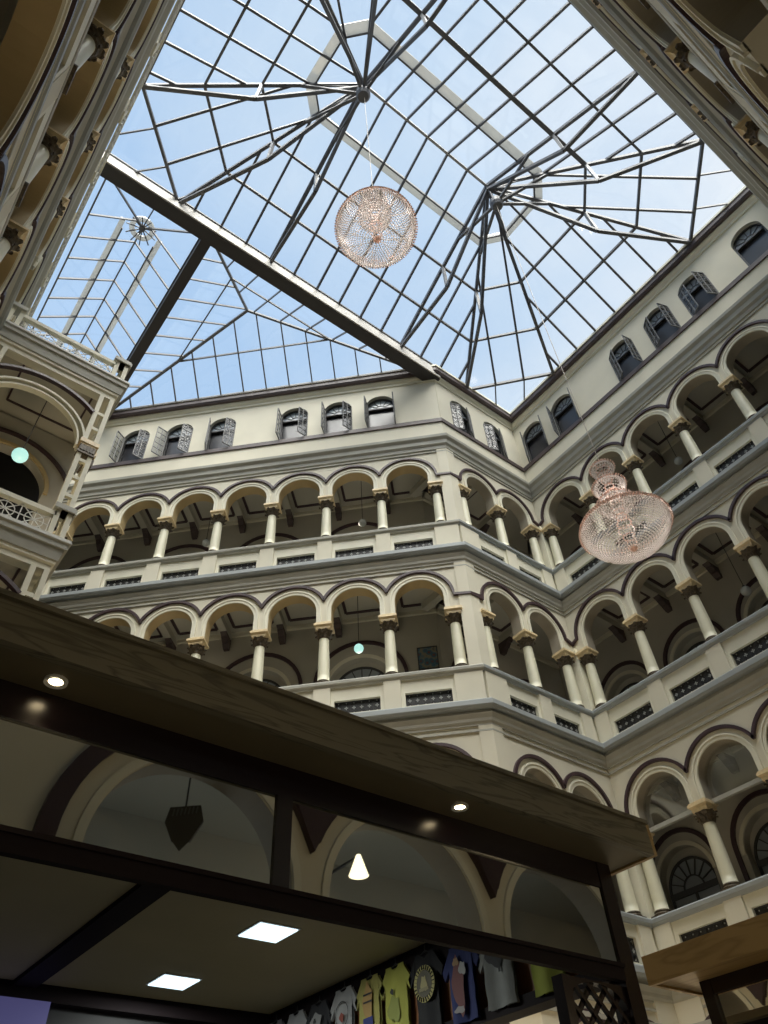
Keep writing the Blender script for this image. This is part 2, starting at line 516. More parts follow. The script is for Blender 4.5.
# ---------------------------------------------------------------- shell
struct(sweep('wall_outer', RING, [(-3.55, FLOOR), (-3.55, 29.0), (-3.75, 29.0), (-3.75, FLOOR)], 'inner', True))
struct(sweep('trim_90', RING, [(-0.35, 27.95), (-0.35, 28.15), (-3.7, 28.15), (-3.7, 27.95)], 'grey', True))
mb = MB(); mb.box(-7, 24, -6, 38, FLOOR - 0.2, FLOOR); struct(mb.build('floor', 'floor'))

# ---------------------------------------------------------------- galleries: slab, coffered ceiling, beams, back wall with doors
doorno = 0
DEP = 2.8
BACK = {'C': (3.95, 3.65, 1.58, 1.85, 1.15, 1.6, 0.95), 'A': (-0.22, 2.95, 1.16, 1.85, 0.92, 1.45, 0.82), 'B': (-0.8, 2.82, 1.16, 1.85, 0.92, 1.45, 0.82),
        'N': (1.5, 3.0, 1.16, 1.85, 0.92, 1.45, 0.82), 'L': (1.5, 3.0, 1.16, 1.85, 0.92, 1.45, 0.82)}
def span(F, o):
    """s range of the line parallel to the facade at depth o between the mitres of its neighbours"""
    t = math.tan(PI / 8)
    if F.key == 'C': return (-o * t, F.len + 0.0)
    if F.key == 'B': return (o, F.len + o * t)
    if F.key == 'A': return (o, F.len - o)
    if F.key == 'N': return (o, F.len - o)
    return (o, F.len)
for F in (FC, FB, FA, FN, FL):
    a0, a1 = span(F, -DEP)
    if F.key == 'C': a0 = 1.16
    if F.key == 'B': a0, a1 = -DEP, F.len - 1.16
    for lev in (4, 3, 2, 1):
        L = LV[lev]; b = L['b']; fl = b - 1.05 if lev > 1 else FLOOR
        ct = b + 4.52 if lev > 1 else 4.62
        nxt = LV[lev + 1]['b'] - 1.10 if lev < 4 else 23.5
        # ceiling slab
        c0, c1 = (a0, a1)
        mb = MB()
        q = [F.P(0, -0.38, ct), F.P(F.len, -0.38, ct), F.P(c1, -DEP - 0.1, ct), F.P(c0, -DEP - 0.1, ct)]
        q2 = [(x, y, nxt) for x, y, z in q]
        mb.hexa(q + q2)
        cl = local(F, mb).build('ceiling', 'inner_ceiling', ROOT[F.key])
        vis = (F.key in 'CBA' and lev > 1) or (F.key == 'L' and lev > 2) or (F.key == 'N' and lev == 3)
        cols, p = columns_of(F, lev)
        if vis:
            for i, s in enumerate(cols):
                if F.key in 'C' and i > 8: continue
                mb = MB()
                mb.hexa([F.P(s - 0.13, -0.38, ct - 0.30), F.P(s + 0.13, -0.38, ct - 0.30), F.P(s + 0.13, -DEP, ct - 0.30), F.P(s - 0.13, -DEP, ct - 0.30),
                         F.P(s - 0.13, -0.38, ct), F.P(s + 0.13, -0.38, ct), F.P(s + 0.13, -DEP, ct), F.P(s - 0.13, -DEP, ct)])
                bm_ = local(F, mb).build('ceiling_beam', 'inner_ceiling', cl)
                if a0 < s < a1:
                    mb = MB()
                    for (oo, z0, z1) in ((0.62, 0.42, 0.30), (0.45, 0.58, 0.40), (0.26, 0.74, 0.56)):
                        x = [F.P(s - 0.12, -DEP + oo, ct - z1), F.P(s + 0.12, -DEP + oo, ct - z1), F.P(s + 0.12, -DEP, ct - z1), F.P(s - 0.12, -DEP, ct - z1)]
                        y = [F.P(s - 0.10, -DEP + oo - 0.12, ct - z0), F.P(s + 0.10, -DEP + oo - 0.12, ct - z0), F.P(s + 0.10, -DEP, ct - z0), F.P(s - 0.10, -DEP, ct - z0)]
                        mb.hexa(y + x)
                    local(F, mb).build('corbel', 'brown', cl)
            mb = MB()
            ss = cols
            for i in range(len(ss) - 1):
                x0, x1 = ss[i] + 0.32, ss[i + 1] - 0.32
                o0, o1 = -0.75, -DEP + 0.42
                for (pa, pb) in (((x0, o0), (x1, o0)), ((x1, o0), (x1, o1)), ((x1, o1), (x0, o1)), ((x0, o1), (x0, o0))):
                    mb.bar(F.P(pa[0], pa[1], ct - 0.02), F.P(pb[0], pb[1], ct - 0.02), 0.10, 0.05)
            local(F, mb).build('coffer_moulding', 'plum', cl)
            mb = MB()
            mb.bar(F.P(a0, -DEP + 0.05, ct - 0.09), F.P(a1, -DEP + 0.05, ct - 0.09), 0.10, 0.16)
            local(F, mb).build('ceiling_cove', 'cream', cl)
        # back wall
        st, pt, R, rz_, ri, fz, fr_ = BACK[F.key]
        cs = []
        k = -3
        while st + pt * k < a1 - ri - 0.1:
            if st + pt * k > a0 + ri + 0.1: cs.append(st + pt * k)
            k += 1
        if F.key in ('N', 'L') and not vis: cs = cs if lev == 1 else []
        if not vis and lev > 1: cs = []
        mb = MB()
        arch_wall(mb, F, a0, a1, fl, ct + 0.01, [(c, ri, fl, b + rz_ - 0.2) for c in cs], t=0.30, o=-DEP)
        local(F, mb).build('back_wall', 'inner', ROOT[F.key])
        if cs:
            mb = MB()
            for c in cs:
                band(mb, F, [(c - R, b + 0.6)] + arc_pts(c, b + rz_, R) + [(c + R, b + 0.6)], 0.13, -DEP - 0.02, -DEP + 0.07)
            local(F, mb).build('back_hood_mould', 'plum', ROOT[F.key])
            mb = MB()
            for c in cs: band(mb, F, arc_pts(c, b + rz_ - 0.2, ri + 0.07), 0.12, -DEP - 0.02, -DEP + 0.05)
            local(F, mb).build('back_archivolt', 'cream', ROOT[F.key])
        for c in cs:
            doorno += 1
            d = struct(empty('door_%d' % doorno, (F.a[0], F.a[1], 0)))
            oo = -DEP - 0.28
            mb = MB(); mb.face([F.P(s, oo, z) for s, z in [(c - ri - 0.02, fl)] + arc_pts(c, b + rz_ - 0.2, ri + 0.02) + [(c + ri + 0.02, fl)]])
            local(F, mb).build('door_surround', 'inner', d)
            mb = MB()
            band(mb, F, arc_pts(c, b + fz, fr_), 0.07, oo, oo + 0.07)
            band(mb, F, arc_pts(c, b + fz, fr_ * 0.42), 0.035, oo, oo + 0.06)
            for i in range(1, 8):
                an = PI * i / 8
                band(mb, F, [(c + fr_ * 0.42 * math.cos(an), b + fz + fr_ * 0.42 * math.sin(an)), (c + fr_ * math.cos(an), b + fz + fr_ * math.sin(an))], 0.03, oo, oo + 0.06)
            band(mb, F, [(c - fr_ - 0.03, b + fz - 0.06), (c + fr_ + 0.03, b + fz - 0.06)], 0.16, oo, oo + 0.09)
            for s in (c - fr_, c, c + fr_): band(mb, F, [(s, fl), (s, b + fz - 0.1)], 0.08, oo, oo + 0.06)
            local(F, mb).build('fanlight_frame', 'iron', d)
            mb = MB(); mb.face([F.P(s, oo + 0.02, z) for s, z in [(c - fr_, fl + 0.05)] + arc_pts(c, b + fz, fr_) + [(c + fr_, fl + 0.05)]])
            local(F, mb).build('fanlight_glass', 'grey_glass', d)

# glazed heads in the arches of the lower arcade
for F in (FA, FB, FC):
    cols, p = columns_of(F, 2); L = LV[2]; r = p / 2 - 0.245
    mb = MB(); gb = MB()
    for i in range(len(cols) - 1):
        c = (cols[i] + cols[i + 1]) / 2
        gb.face([F.P(s, -0.28, z) for s, z in [(c - r, L['cap'])] + arc_pts(c, L['cz'], r) + [(c + r, L['cap'])]])
        band(mb, F, [(c - r - 0.1, L['cap'] - 0.02), (c + r + 0.1, L['cap'] - 0.02)], 0.11, -0.34, -0.24)
    local(F, mb).build('arch_transom', 'grey', ROOT[F.key])
    local(F, gb).build('arch_head_glass', 'tymp', ROOT[F.key])

# ---------------------------------------------------------------- corner piers
for lev in (4, 3, 2):
    L = LV[lev]
    q = FC.P(0.36, 0, 0)[:2]; q2 = FB.P(FB.len - 0.36, 0, 0)[:2]
    struct(sweep('trim_%d' % (20 + lev), [q, P1, q2], [(-0.42, L['b']), (0.045, L['b']), (0.045, L['top'] - 0.1 if lev < 4 else 22.6), (-0.42, L['top'] - 0.1 if lev < 4 else 22.6)], 'cream'))
    q = FB.P(0.14, 0, 0)[:2]; q2 = FA.P(0.14, 0, 0)[:2]
    mb = MB()
    x, y = P0
    for d in (0.0,):
        mb.box(x - 0.13, x + 0.3, y - 0.13, y + 0.3, L['b'], L['cap'] + 0.2)
    struct(mb.build('trim_%d' % (30 + lev), 'cream_light'))
q = FC.P(0.7, 0, 0)[:2]; q2 = FB.P(FB.len - 0.7, 0, 0)[:2]
struct(sweep('trim_44', [q, P1, q2], [(-0.3, FLOOR), (0.06, FLOOR), (0.06, 4.9), (-0.3, 4.9)], 'cream'))
q = FB.P(0.8, 0, 0)[:2]; q2 = FA.P(0.8, 0, 0)[:2]
struct(sweep('trim_45', [q2, P0, q][::-1], [(-0.3, FLOOR), (0.06, FLOOR), (0.06, 4.9), (-0.3, 4.9)], 'cream'))

# ---------------------------------------------------------------- columns
def column_parts(h, tag_=''):
    """a column of height h with its base at z=0 and the impost top at h"""
    root = empty('column')
    mb = MB()
    mb.box(-0.23, 0.23, -0.23, 0.23, 0.0, 0.05)
    mb.lathe([(0.0, 0.05), (0.215, 0.05), (0.235, 0.075), (0.215, 0.10), (0.19, 0.11), (0.19, 0.125), (0.21, 0.14), (0.205, 0.16), (0.185, 0.175), (0.0, 0.175)], 20)
    bs = mb.build('base', 'acanthus', root)
    mb = MB(); hs = h - 0.52
    mb.lathe([(0.19, 0.17)] + [(0.182 - 0.028 * t ** 1.6, 0.17 + (hs - 0.17) * t) for t in [i / 8 for i in range(9)]], 24)
    sh = mb.build('shaft', 'shaft', root, True)
    mb = MB()
    mb.lathe([(0.16, hs - 0.03), (0.185, hs - 0.01), (0.16, hs + 0.01), (0.17, hs + 0.1), (0.20, hs + 0.2), (0.235, hs + 0.26)], 20)
    for row in range(2):
        for i in range(8):
            a = 2 * PI * (i + 0.5 * row) / 8
            z = hs + 0.01 + 0.10 * row
            pts = [(0.165 + 0.01 * row, 0, .045), (0.19 + 0.01 * row, 0.07, .06), (0.225 + 0.02 * row, 0.12, .055), (0.27 + 0.02 * row, 0.13, .03), (0.265 + 0.02 * row, 0.10, .012)]
            for j in range(len(pts) - 1):
                (r0, z0, w0), (r1, z1, w1) = pts[j], pts[j + 1]
                def Q(r, zz, w, t=0): 
                    return ((r + t) * math.cos(a) - w * math.sin(a), (r + t) * math.sin(a) + w * math.cos(a), z + zz)
                mb.hexa([Q(r0, z0, -w0), Q(r0, z0, w0), Q(r0, z0, w0, .02), Q(r0, z0, -w0, .02), Q(r1, z1, -w1), Q(r1, z1, w1), Q(r1, z1, w1, .02), Q(r1, z1, -w1, .02)])
    cp = mb.build('capital', 'acanthus', root)
    mb = MB()
    z = h - 0.26
    for w0, w1, za, zb in ((0.21, 0.23, 0, 0.05), (0.23, 0.23, 0.05, 0.09), (0.22, 0.27, 0.09, 0.15), (0.285, 0.285, 0.15, 0.22), (0.26, 0.26, 0.22, 0.26)):
        mb.hexa([(-w0, -w0, z + za), (w0, -w0, z + za), (w0, w0, z + za), (-w0, w0, z + za), (-w1, -w1, z + zb), (w1, -w1, z + zb), (w1, w1, z + zb), (-w1, w1, z + zb)])
    im = mb.build('impost', 'gold', cp)
    return root, [(bs, []), (sh, []), (cp, [im])]
GAL = {4: 'top arcade', 3: 'middle arcade', 2: 'lower arcade', 1: 'ground arcade'}
WALLN = {'C': 'long pale wall', 'B': 'short corner wall', 'A': 'right-hand wall', 'L': 'near left wall', 'N': 'near wall overhead'}
FROM = {'C': 'from its corner pier', 'B': 'from the inner corner', 'A': 'from the inner corner', 'L': 'from the near end', 'N': 'from the right end'}
protos = {}
for F in (FC, FB, FA, FL, FN):
    for lev in (4, 3, 2, 1):
        if lev == 1 and F.key in ('C', 'B', 'A'): continue
        L = LV[lev]; base = L['b'] if lev > 1 else FLOOR
        h = round(L['cap'] - base, 3)
        cols, p = columns_of(F, lev)
        if F.key == 'L': cols = [c for c in cols if c < 13.6]
        if F.key == 'N' and lev != 3 and lev != 1: cols = [c for c in cols if 7 < c < 13.5]
        if F.key == 'C' and lev == 2: cols = cols[:4]
        for k, s in enumerate(cols):
            loc = F.P(s, -0.14, base)
            if h not in protos:
                protos[h] = column_parts(h)
                o = protos[h][0]; o.location = loc; o.rotation_euler = (0, 0, F.rz)
            else:
                o = copy_tree(protos[h][0], protos[h][1], loc, F.rz)
            tag(o, 'round column, %s %s, %s of the %s' % (ORD[k], FROM[F.key], GAL[lev], WALLN[F.key]), 'column', '%s columns of the %s' % (GAL[lev], WALLN[F.key]))

# ---------------------------------------------------------------- balustrades
def grille(mb, ro, F, s0, s1, z0, z1, o, cell=0.22):
    band(mb, F, [(s0, z0 + .015), (s1, z0 + .015)], 0.03, o - .02, o + .01)
    band(mb, F, [(s0, z1 - .015), (s1, z1 - .015)], 0.03, o - .02, o + .01)
    n = max(2, round((s1 - s0) / cell)); zc = (z0 + z1) / 2; w = (s1 - s0) / n; hh = (z1 - z0) / 2
    for i in range(n):
        c = s0 + w * (i + .5)
        band(mb, F, [(c + 0.085 * math.cos(a * PI / 5), zc + 0.085 * math.sin(a * PI / 5)) for a in range(11)], 0.022, o - .015, o)
        for sx in (-1, 1):
            for sz in (-1, 1):
                band(mb, F, [(c + sx * .06, zc + sz * .06), (c + sx * w * .5, zc + sz * hh)], 0.022, o - .015, o)
        for a in range(4):
            an = a * PI / 2
            band(ro, F, [(c + .012 * math.cos(an), zc + .012 * math.sin(an)), (c + .05 * math.cos(an), zc + .05 * math.sin(an))], 0.024, o, o + .02)
        for sz in (-1, 1): band(ro, F, [(c - .012, zc + sz * hh * .72), (c + .012, zc + sz * hh * .72)], 0.03, o, o + .015)
        band(mb, F, [(s0 + w * i, z0), (s0 + w * i, z1)], 0.02, o - .015, o)
    mb.face([F.P(s, o - 0.05, z) for s, z in ((s0, z0), (s1, z0), (s1, z1), (s0, z1))])
bal_labels = {}
for F in (FC, FB, FA, FN, FL):
    for lev in (4, 3, 2):
        L = LV[lev]; b = L['b']
        cols, p = columns_of(F, lev)
        send = F.len if F.key != 'L' else 14.0
        root = empty('balustrade', (F.a[0], F.a[1], 0))
        tag(root, 'balustrade with dark iron grilles, %s of the %s' % (GAL[lev], WALLN[F.key]), 'balustrade')
        zb, zt = b - 1.45, b - 0.20
        near = F.key in 'LN'; po = 0.10 if not near else 0.03; ro_ = 0.0 if not near else -0.13
        hw = 0.25
        edges = [(0, cols[0] - hw)] if cols[0] - hw > 0.9 else []
        bays = [(cols[i] + hw, cols[i + 1] - hw) for i in range(len(cols) - 1) if cols[i + 1] < send + 1]
        # parapet with rectangular openings
        mb = MB()
        last = 0.0
        pz0, pz1 = b - 1.05, b - 0.62
        if lev == 2: pz0, pz1 = b - 1.08, b - 0.50
        spans = [(x0 + 0.11, x1 - 0.11) for x0, x1 in bays]
        def blk(mb, s0, s1, z0, z1, o0, o1):
            mb.hexa([F.P(s0, o0, z0), F.P(s1, o0, z0), F.P(s1, o1, z0), F.P(s0, o1, z0), F.P(s0, o0, z1), F.P(s1, o0, z1), F.P(s1, o1, z1), F.P(s0, o1, z1)])
        for s0, s1 in spans:
            blk(mb, last, s0, zb, zt, -0.26, 0.02); last = s1
            blk(mb, s0, s1, zb, pz0, -0.26, 0.02); blk(mb, s0, s1, pz1, zt, -0.26, 0.02)
        blk(mb, last, send, zb, zt, -0.26, 0.02)
        local(F, mb).build('parapet', 'cream_light', root)
        mb = MB()
        pedb = sorted(cols)
        for i, s in enumerate(pedb):
            if s > send: continue
            if F.key == 'C' and i == 0: lo, hi = -0.0, s + hw
            else: lo, hi = s - hw, s + hw
            if F.key == 'B' and i == 2: hi = F.len
            pm = MB(); blk(pm, max(0, lo), hi, b - 1.24, zt + 0.0, 0.0, po)
            local(F, pm).build('pedestal', 'cream', root)
        mb = MB()
        r0 = 0.0; r1 = send
        prof = [(-0.28, zt), (0.09 + ro_, zt), (0.12 + ro_, zt + 0.06), (0.16 + ro_, zt + 0.08), (0.17 + ro_, zt + 0.16), (0.14 + ro_, zt + 0.2), (-0.28, zt + 0.2)]
        ext0 = 0.17 if False else 0.0
        for k_, (A_, B_) in enumerate([(r0, r1)]):
            # mitre the rail ends at the two visible corners
            t = math.tan(PI / 8)
            def endshift(s, o):
                if s == r0:
                    return {'C': -o * t, 'B': o, 'A': o, 'N': o, 'L': o}[F.key]
                return s + ({'C': 0, 'B': o * t, 'A': -o, 'N': -o, 'L': 0}[F.key])
            n = len(prof)
            for s in (A_, B_):
                for o, z in prof: mb.v.append(F.P(endshift(s, o), o, z))
            for i in range(n):
                j = (i + 1) % n
                mb.f.append((i, j, n + j, n + i))
            mb.f.append(tuple(range(n))); mb.f.append(tuple(reversed(range(n, 2 * n))))
        local(F, mb).build('rail', 'greyblue' if F.key in 'AB' else 'grey', root)
        for s0, s1 in spans:
            if s1 > send: continue
            g = MB(); ro = MB()
            grille(g, ro, F, s0, s1, pz0, pz1, -0.08)
            nf = len(g.f); k0 = len(g.v)
            g.v += ro.v; g.f += [tuple(k0 + q for q in f) for f in ro.f]
            go = local(F, g).build('grille', 'iron', root)
            go.data.materials.append(M['iron_light'])
            for q in range(nf, len(g.f)): go.data.polygons[q].material_index = 1
# white terrace balustrade on top of the near left cornice
root = empty('balustrade', (FL.a[0], FL.a[1], 0))
tag(root, 'white openwork balustrade on top of the near left cornice against the sky', 'balustrade')
for i in range(9):
    s = 1.72 + 2.05 * i
    if s > 19: break
    mb = MB()
    F = FL
    mb.hexa([F.P(s - .2, 0.10, 23.15), F.P(s + .2, 0.10, 23.15), F.P(s + .2, 0.29, 23.15), F.P(s - .2, 0.29, 23.15), F.P(s - .2, 0.10, 24.25), F.P(s + .2, 0.10, 24.25), F.P(s + .2, 0.29, 24.25), F.P(s - .2, 0.29, 24.25)])
    local(F, mb).build('pedestal', 'cream_light', root)
    mb = MB()
    for t in range(9):
        x = s + .3 + t * (1.45 / 8)
        mb.bar(F.P(x, 0.31, 23.2), F.P(x, 0.31, 24.1), 0.05, 0.03)
    for z in (23.3, 23.7, 24.1): mb.bar(F.P(s + .2, 0.31, z), F.P(s + 1.85, 0.31, z), 0.05, 0.04)
    local(F, mb).build('grille', 'white', root)
    mb = MB(); mb.bar(F.P(s - .2, 0.27, 24.28), F.P(s + 1.85, 0.27, 24.28), 0.14, 0.08)
    local(F, mb).build('rail', 'cream_light', root)

# ---------------------------------------------------------------- glass roofs
def plane_z(a, b, c):
    a, b, c = Vector(a), Vector(b), Vector(c)
    n = (b - a).cross(c - a)
    return lambda x, y: a[2] - (n[0] * (x - a[0]) + n[1] * (y - a[1])) / n[2]
def clip(poly, p, d):
    """t range of the plan line p + t d inside the convex plan polygon"""
    t0, t1 = -1e9, 1e9; n = len(poly)
    cx = sum(q[0] for q in poly) / n; cy = sum(q[1] for q in poly) / n
    for i in range(n):
        a = poly[i]; b = poly[(i + 1) % n]
        nx, ny = -(b[1] - a[1]), b[0] - a[0]
        if nx * (cx - a[0]) + ny * (cy - a[1]) < 0: nx, ny = -nx, -ny
        den = nx * d[0] + ny * d[1]; num = nx * (p[0] - a[0]) + ny * (p[1] - a[1])
        if abs(den) < 1e-9:
            if num < 0: return None
            continue
        t = -num / den
        if den > 0: t0 = max(t0, t)
        else: t1 = min(t1, t)
    return (t0, t1) if t1 - t0 > 0.05 else None
def roof_face(root, gl, poly, off, sp, w=0.085, h=0.12, m='steel', ext=0.0):
    """poly[0], poly[1] is the eave; rafters run square to it"""
    zf = plane_z(poly[0], poly[1], poly[2])
    gl.face(poly)
    a = Vector(poly[0][:2]); b = Vector(poly[1][:2]); u = (b - a).normalized(); n = Vector((-u[1], u[0]))
    c = Vector((sum(q[0] for q in poly) / len(poly), sum(q[1] for q in poly) / len(poly)))
    if (c - a).dot(n) < 0: n = -n
    L = (b - a).length; s = off
    while s < L - 0.05:
        if s > 0.05:
            p = a + u * s
            r = clip([q[:2] for q in poly], p, n)
            if r:
                q0 = p + n * (max(r[0], 0) - ext); q1 = p + n * r[1]
                mb = MB(); mb.bar((q0[0], q0[1], zf(*q0) - h / 2 - .02), (q1[0], q1[1], zf(*q1) - h / 2 - .02), w, h)
                mb.build('rafter', m, root)
        s += sp
def lerp(a, b, t): return tuple(a[i] + (b[i] - a[i]) * t for i in range(3))

EV = 27.95
root = empty('skylight', (0, 0, 0))
tag(root, 'large hipped glass roof over the main hall with two star-shaped steel hubs', 'skylight')
e = [(1.2, -.85, EV), (15.25, -.85, EV), (18.0, 1.75, EV), (18.0, 9.2, EV), (15.4, 12.15, EV), (1.25, 12.15, EV), (-1.42, 9.35, EV), (-1.42, 1.9, EV)]
R1 = (5.15, 5.72, 32.3); R2 = (11.6, 5.72, 32.3)
faces = [([e[5], e[4], R2, R1], 0.62, 1.08), ([e[3], e[4], R2], 1.32, 1.26), ([e[3], e[2], R2], 0.40, 1.08), ([e[2], e[1], R2], 1.17, 1.26),
         ([e[0], e[1], R2, R1], 0.67, 1.08), ([e[0], e[7], R1], 1.15, 1.26), ([e[6], e[7], R1], 0.5, 1.08), ([e[6], e[5], R1], 1.25, 1.26)]
gl = MB()
for poly, off, sp in faces: roof_face(root, gl, poly, off, sp)
# flat glass to the walls at the corners and edges
for q in ([e[4], (18.0, 12.15, EV), e[3]], [e[2], (18.0, -.85, EV), e[1]], [e[0], (-1.42, -.85, EV), e[7]], [e[6], (-1.42, 12.15, EV), e[5]],
          [(-2.3, -1.2, EV), (-1.42, -1.2, EV), (-1.42, 12.15, EV), (-2.3, 12.15, EV)], [(-1.42, -1.2, EV), (18.2, -1.2, EV), (18.2, -.85, EV), (-1.42, -.85, EV)]):
    gl.face(q)
gl.build('roof_glass', 'roofglass', root)
# bars over the flat corners
for (a, b, cx, cy) in ((e[4], e[3], 1, 1), (e[2], e[1], 1, -1), (e[0], e[7], -1, -1), (e[6], e[5], -1, 1)):
    for t in (0.34, 0.67):
        p = lerp(a, b, t)
        tx = (18.0 - p[0]) if cx > 0 else (p[0] + 1.42); ty = (12.15 - p[1]) if cy > 0 else (p[1] + .85)
        d = min(tx, ty)
        mb = MB(); mb.bar(p[:2] + (EV - .06,), (p[0] + cx * d, p[1] + cy * d, EV - .06), .05, .10); mb.build('rafter', 'steel', root)
apex = [R1, R2, R2, R2, R2, R1, R1, R1]
for t, w, h in ((0.0, .10, .14), (0.25, .09, .12), (0.5, .09, .12), (0.75, .06, .10)):
    for i in range(8):
        j = (i + 1) % 8
        p, q = lerp(e[i], apex[i], t), lerp(e[j], apex[j], t)
        k = .10 if t else 0.07
        if t == 0.5 and i in (0,): w2, h2, mm = .17, .18, 'steel'
        else: w2, h2, mm = w, h, 'steel'
        mb = MB(); mb.bar((p[0], p[1], p[2] - k), (q[0], q[1], q[2] - k), w2, h2); mb.build('purlin', mm, root)
mb = MB(); mb.bar((R1[0], R1[1], R1[2] - .1), (R2[0], R2[1], R2[2] - .1), .10, .14); mb.build('ridge_bar', 'steel_lit', root)
# trusses
for (hub, ap, ends) in (((5.0, 5.65, 30.2), R1, [(5.15, 12.15, EV), e[5], e[6], e[7], e[0], (5.15, -.85, EV)]),
                        ((11.7, 5.65, 30.2), R2, [(11.6, 12.15, EV), e[4], e[3], e[2], e[1], (11.6, -.85, EV)])):
    for E_ in ends:
        mid = lerp(E_, ap, 0.5); dirx = Vector((E_[0] - ap[0], E_[1] - ap[1])).normalized()
        m45 = lerp(E_, ap, 0.45); kink = (m45[0] - dirx[0] * .3, m45[1] - dirx[1] * .3, m45[2] - 1.7)
        mb = MB(); mb.bar((E_[0], E_[1], E_[2] - .1), (ap[0], ap[1], ap[2] - .15), .12, .16)
        tr = mb.build('truss', 'steel', root)
        mb = MB(); mb.bar((E_[0], E_[1], E_[2] - .2), kink, .13, .14); mb.bar(kink, (ap[0], ap[1], ap[2] - .5), .13, .14); q = lerp(E_, ap, .68); mb.bar((q[0], q[1], q[2] - .2), hub, .11, .12); mb.build('bottom_chord', 'steel', tr)
        mb = MB(); mb.bar((mid[0], mid[1], mid[2] - .15), kink, .13, .10); mb.build('strut', 'steel_lit', tr)
    mb = MB(); mb.lathe([(0, -.28), (.2, -.28), (.27, -.1), (.27, .2), (.12, .3), (0, .3)], 14, hub); mb.tube(hub, ap, .05); mb.build('hub', 'steel', root)
    mb = MB()
    ring = []
    for i in range(10):
        a = PI * i / 9 + (PI / 2 if ap is R1 else -PI / 2)
    # light tie rods between the hub and the curb ring
    for i in range(8):
        if apex[i] is ap:
            q = lerp(e[i], ap, .75); mb.bar((q[0], q[1], q[2] - .12), (ap[0], ap[1], ap[2] - .6), .04, .05)
    mb.build('tie_rod', 'steel_lit', root)
# pale curb of the raised lantern, outside the glass
mb = MB()
for i in range(8):
    j = (i + 1) % 8
    a0_, a1_ = lerp(e[i], apex[i], .75), lerp(e[i], apex[i], .70)
    b0_, b1_ = lerp(e[j], apex[j], .75), lerp(e[j], apex[j], .70)
    z = a0_[2] + .05
    mb.hexa([(a0_[0], a0_[1], z), (b0_[0], b0_[1], z), (b1_[0], b1_[1], z), (a1_[0], a1_[1], z), (a0_[0], a0_[1], z + .15), (b0_[0], b0_[1], z + .15), (b1_[0], b1_[1], z + .15), (a1_[0], a1_[1], z + .15)])
mb.build('lantern_curb', 'curb', root)

# main cross beam and the beam that divides the two far roofs
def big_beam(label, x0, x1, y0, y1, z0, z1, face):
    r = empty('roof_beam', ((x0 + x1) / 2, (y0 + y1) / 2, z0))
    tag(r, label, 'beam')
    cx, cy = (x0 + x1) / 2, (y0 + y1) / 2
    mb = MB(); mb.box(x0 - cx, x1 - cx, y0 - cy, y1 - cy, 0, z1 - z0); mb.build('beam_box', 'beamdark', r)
    if face:  # main beam: lit front and shaded underside are put into two colours
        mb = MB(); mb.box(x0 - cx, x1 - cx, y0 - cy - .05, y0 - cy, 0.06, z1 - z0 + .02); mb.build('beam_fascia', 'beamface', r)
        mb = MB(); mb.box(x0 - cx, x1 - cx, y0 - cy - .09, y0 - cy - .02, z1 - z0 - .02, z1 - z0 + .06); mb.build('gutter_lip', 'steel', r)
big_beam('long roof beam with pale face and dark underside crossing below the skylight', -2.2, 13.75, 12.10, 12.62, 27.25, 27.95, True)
big_beam('dark brown roof beam running back from the long pale one', 2.52, 2.92, 12.62, 23.2, 27.30, 27.95, False)

# narrow far roof on the left
root = empty('skylight', (0, 0, 0))
tag(root, 'narrow gabled glass roof beyond the long beam with a small star hub', 'skylight')
xa, xb, ya, yb = -1.2, 2.5, 12.65, 24.5
ra = (0.65, 14.75, 29.95); rb = (0.65, yb, 29.95)
A_, B_, C_, D_ = (xa, ya, EV), (xb, ya, EV), (xb, yb, EV), (xa, yb, EV)
gl = MB()
roof_face(root, gl, [A_, D_, rb, ra], 1.81, 1.03, w=.05, h=.08)
roof_face(root, gl, [B_, C_, rb, ra], 1.81, 1.03, w=.05, h=.08)
roof_face(root, gl, [A_, B_, ra], 1.85, 5, w=.05, h=.08)
gl.face([(-2.3, 12.6, EV), (-1.2, 12.6, EV), (-1.2, 28, EV), (-2.3, 28, EV)])
gl.build('roof_glass', 'roofglass', root)
for p, q in ((A_, ra), (B_, ra), (ra, rb), (A_, D_), (B_, C_), (A_, B_), ((-.0, 14.9, 29.3), (-.0, yb, 29.3)), ((1.3, 14.9, 29.3), (1.3, yb, 29.3))):
    mb = MB(); mb.bar((p[0], p[1], p[2] - .08), (q[0], q[1], q[2] - .08), .06, .09); mb.build('roof_bar', 'steel', root)
mb = MB()
for x0, x1 in ((-.22, -.02), (1.32, 1.52)): mb.box(x0, x1, 14.6, yb, 29.32, 29.42)
mb.lathe([(.30, 0), (.50, 0), (.50, .1), (.30, .1), (.30, 0)], 18, (0.65, 14.75, 29.72))
mb.build('lantern_curb', 'curb', root)
mb = MB()
for i in range(10):
    a = 2 * PI * i / 10
    mb.bar((0.65, 14.75, 29.8), (0.65 + .6 * math.cos(a), 14.75 + .6 * math.sin(a), 29.5), .04, .04)
mb.lathe([(0, -.1), (.12, -.1), (.14, .1), (0, .1)], 12, (0.65, 14.75, 29.8))
mb.build('hub', 'steel', root)

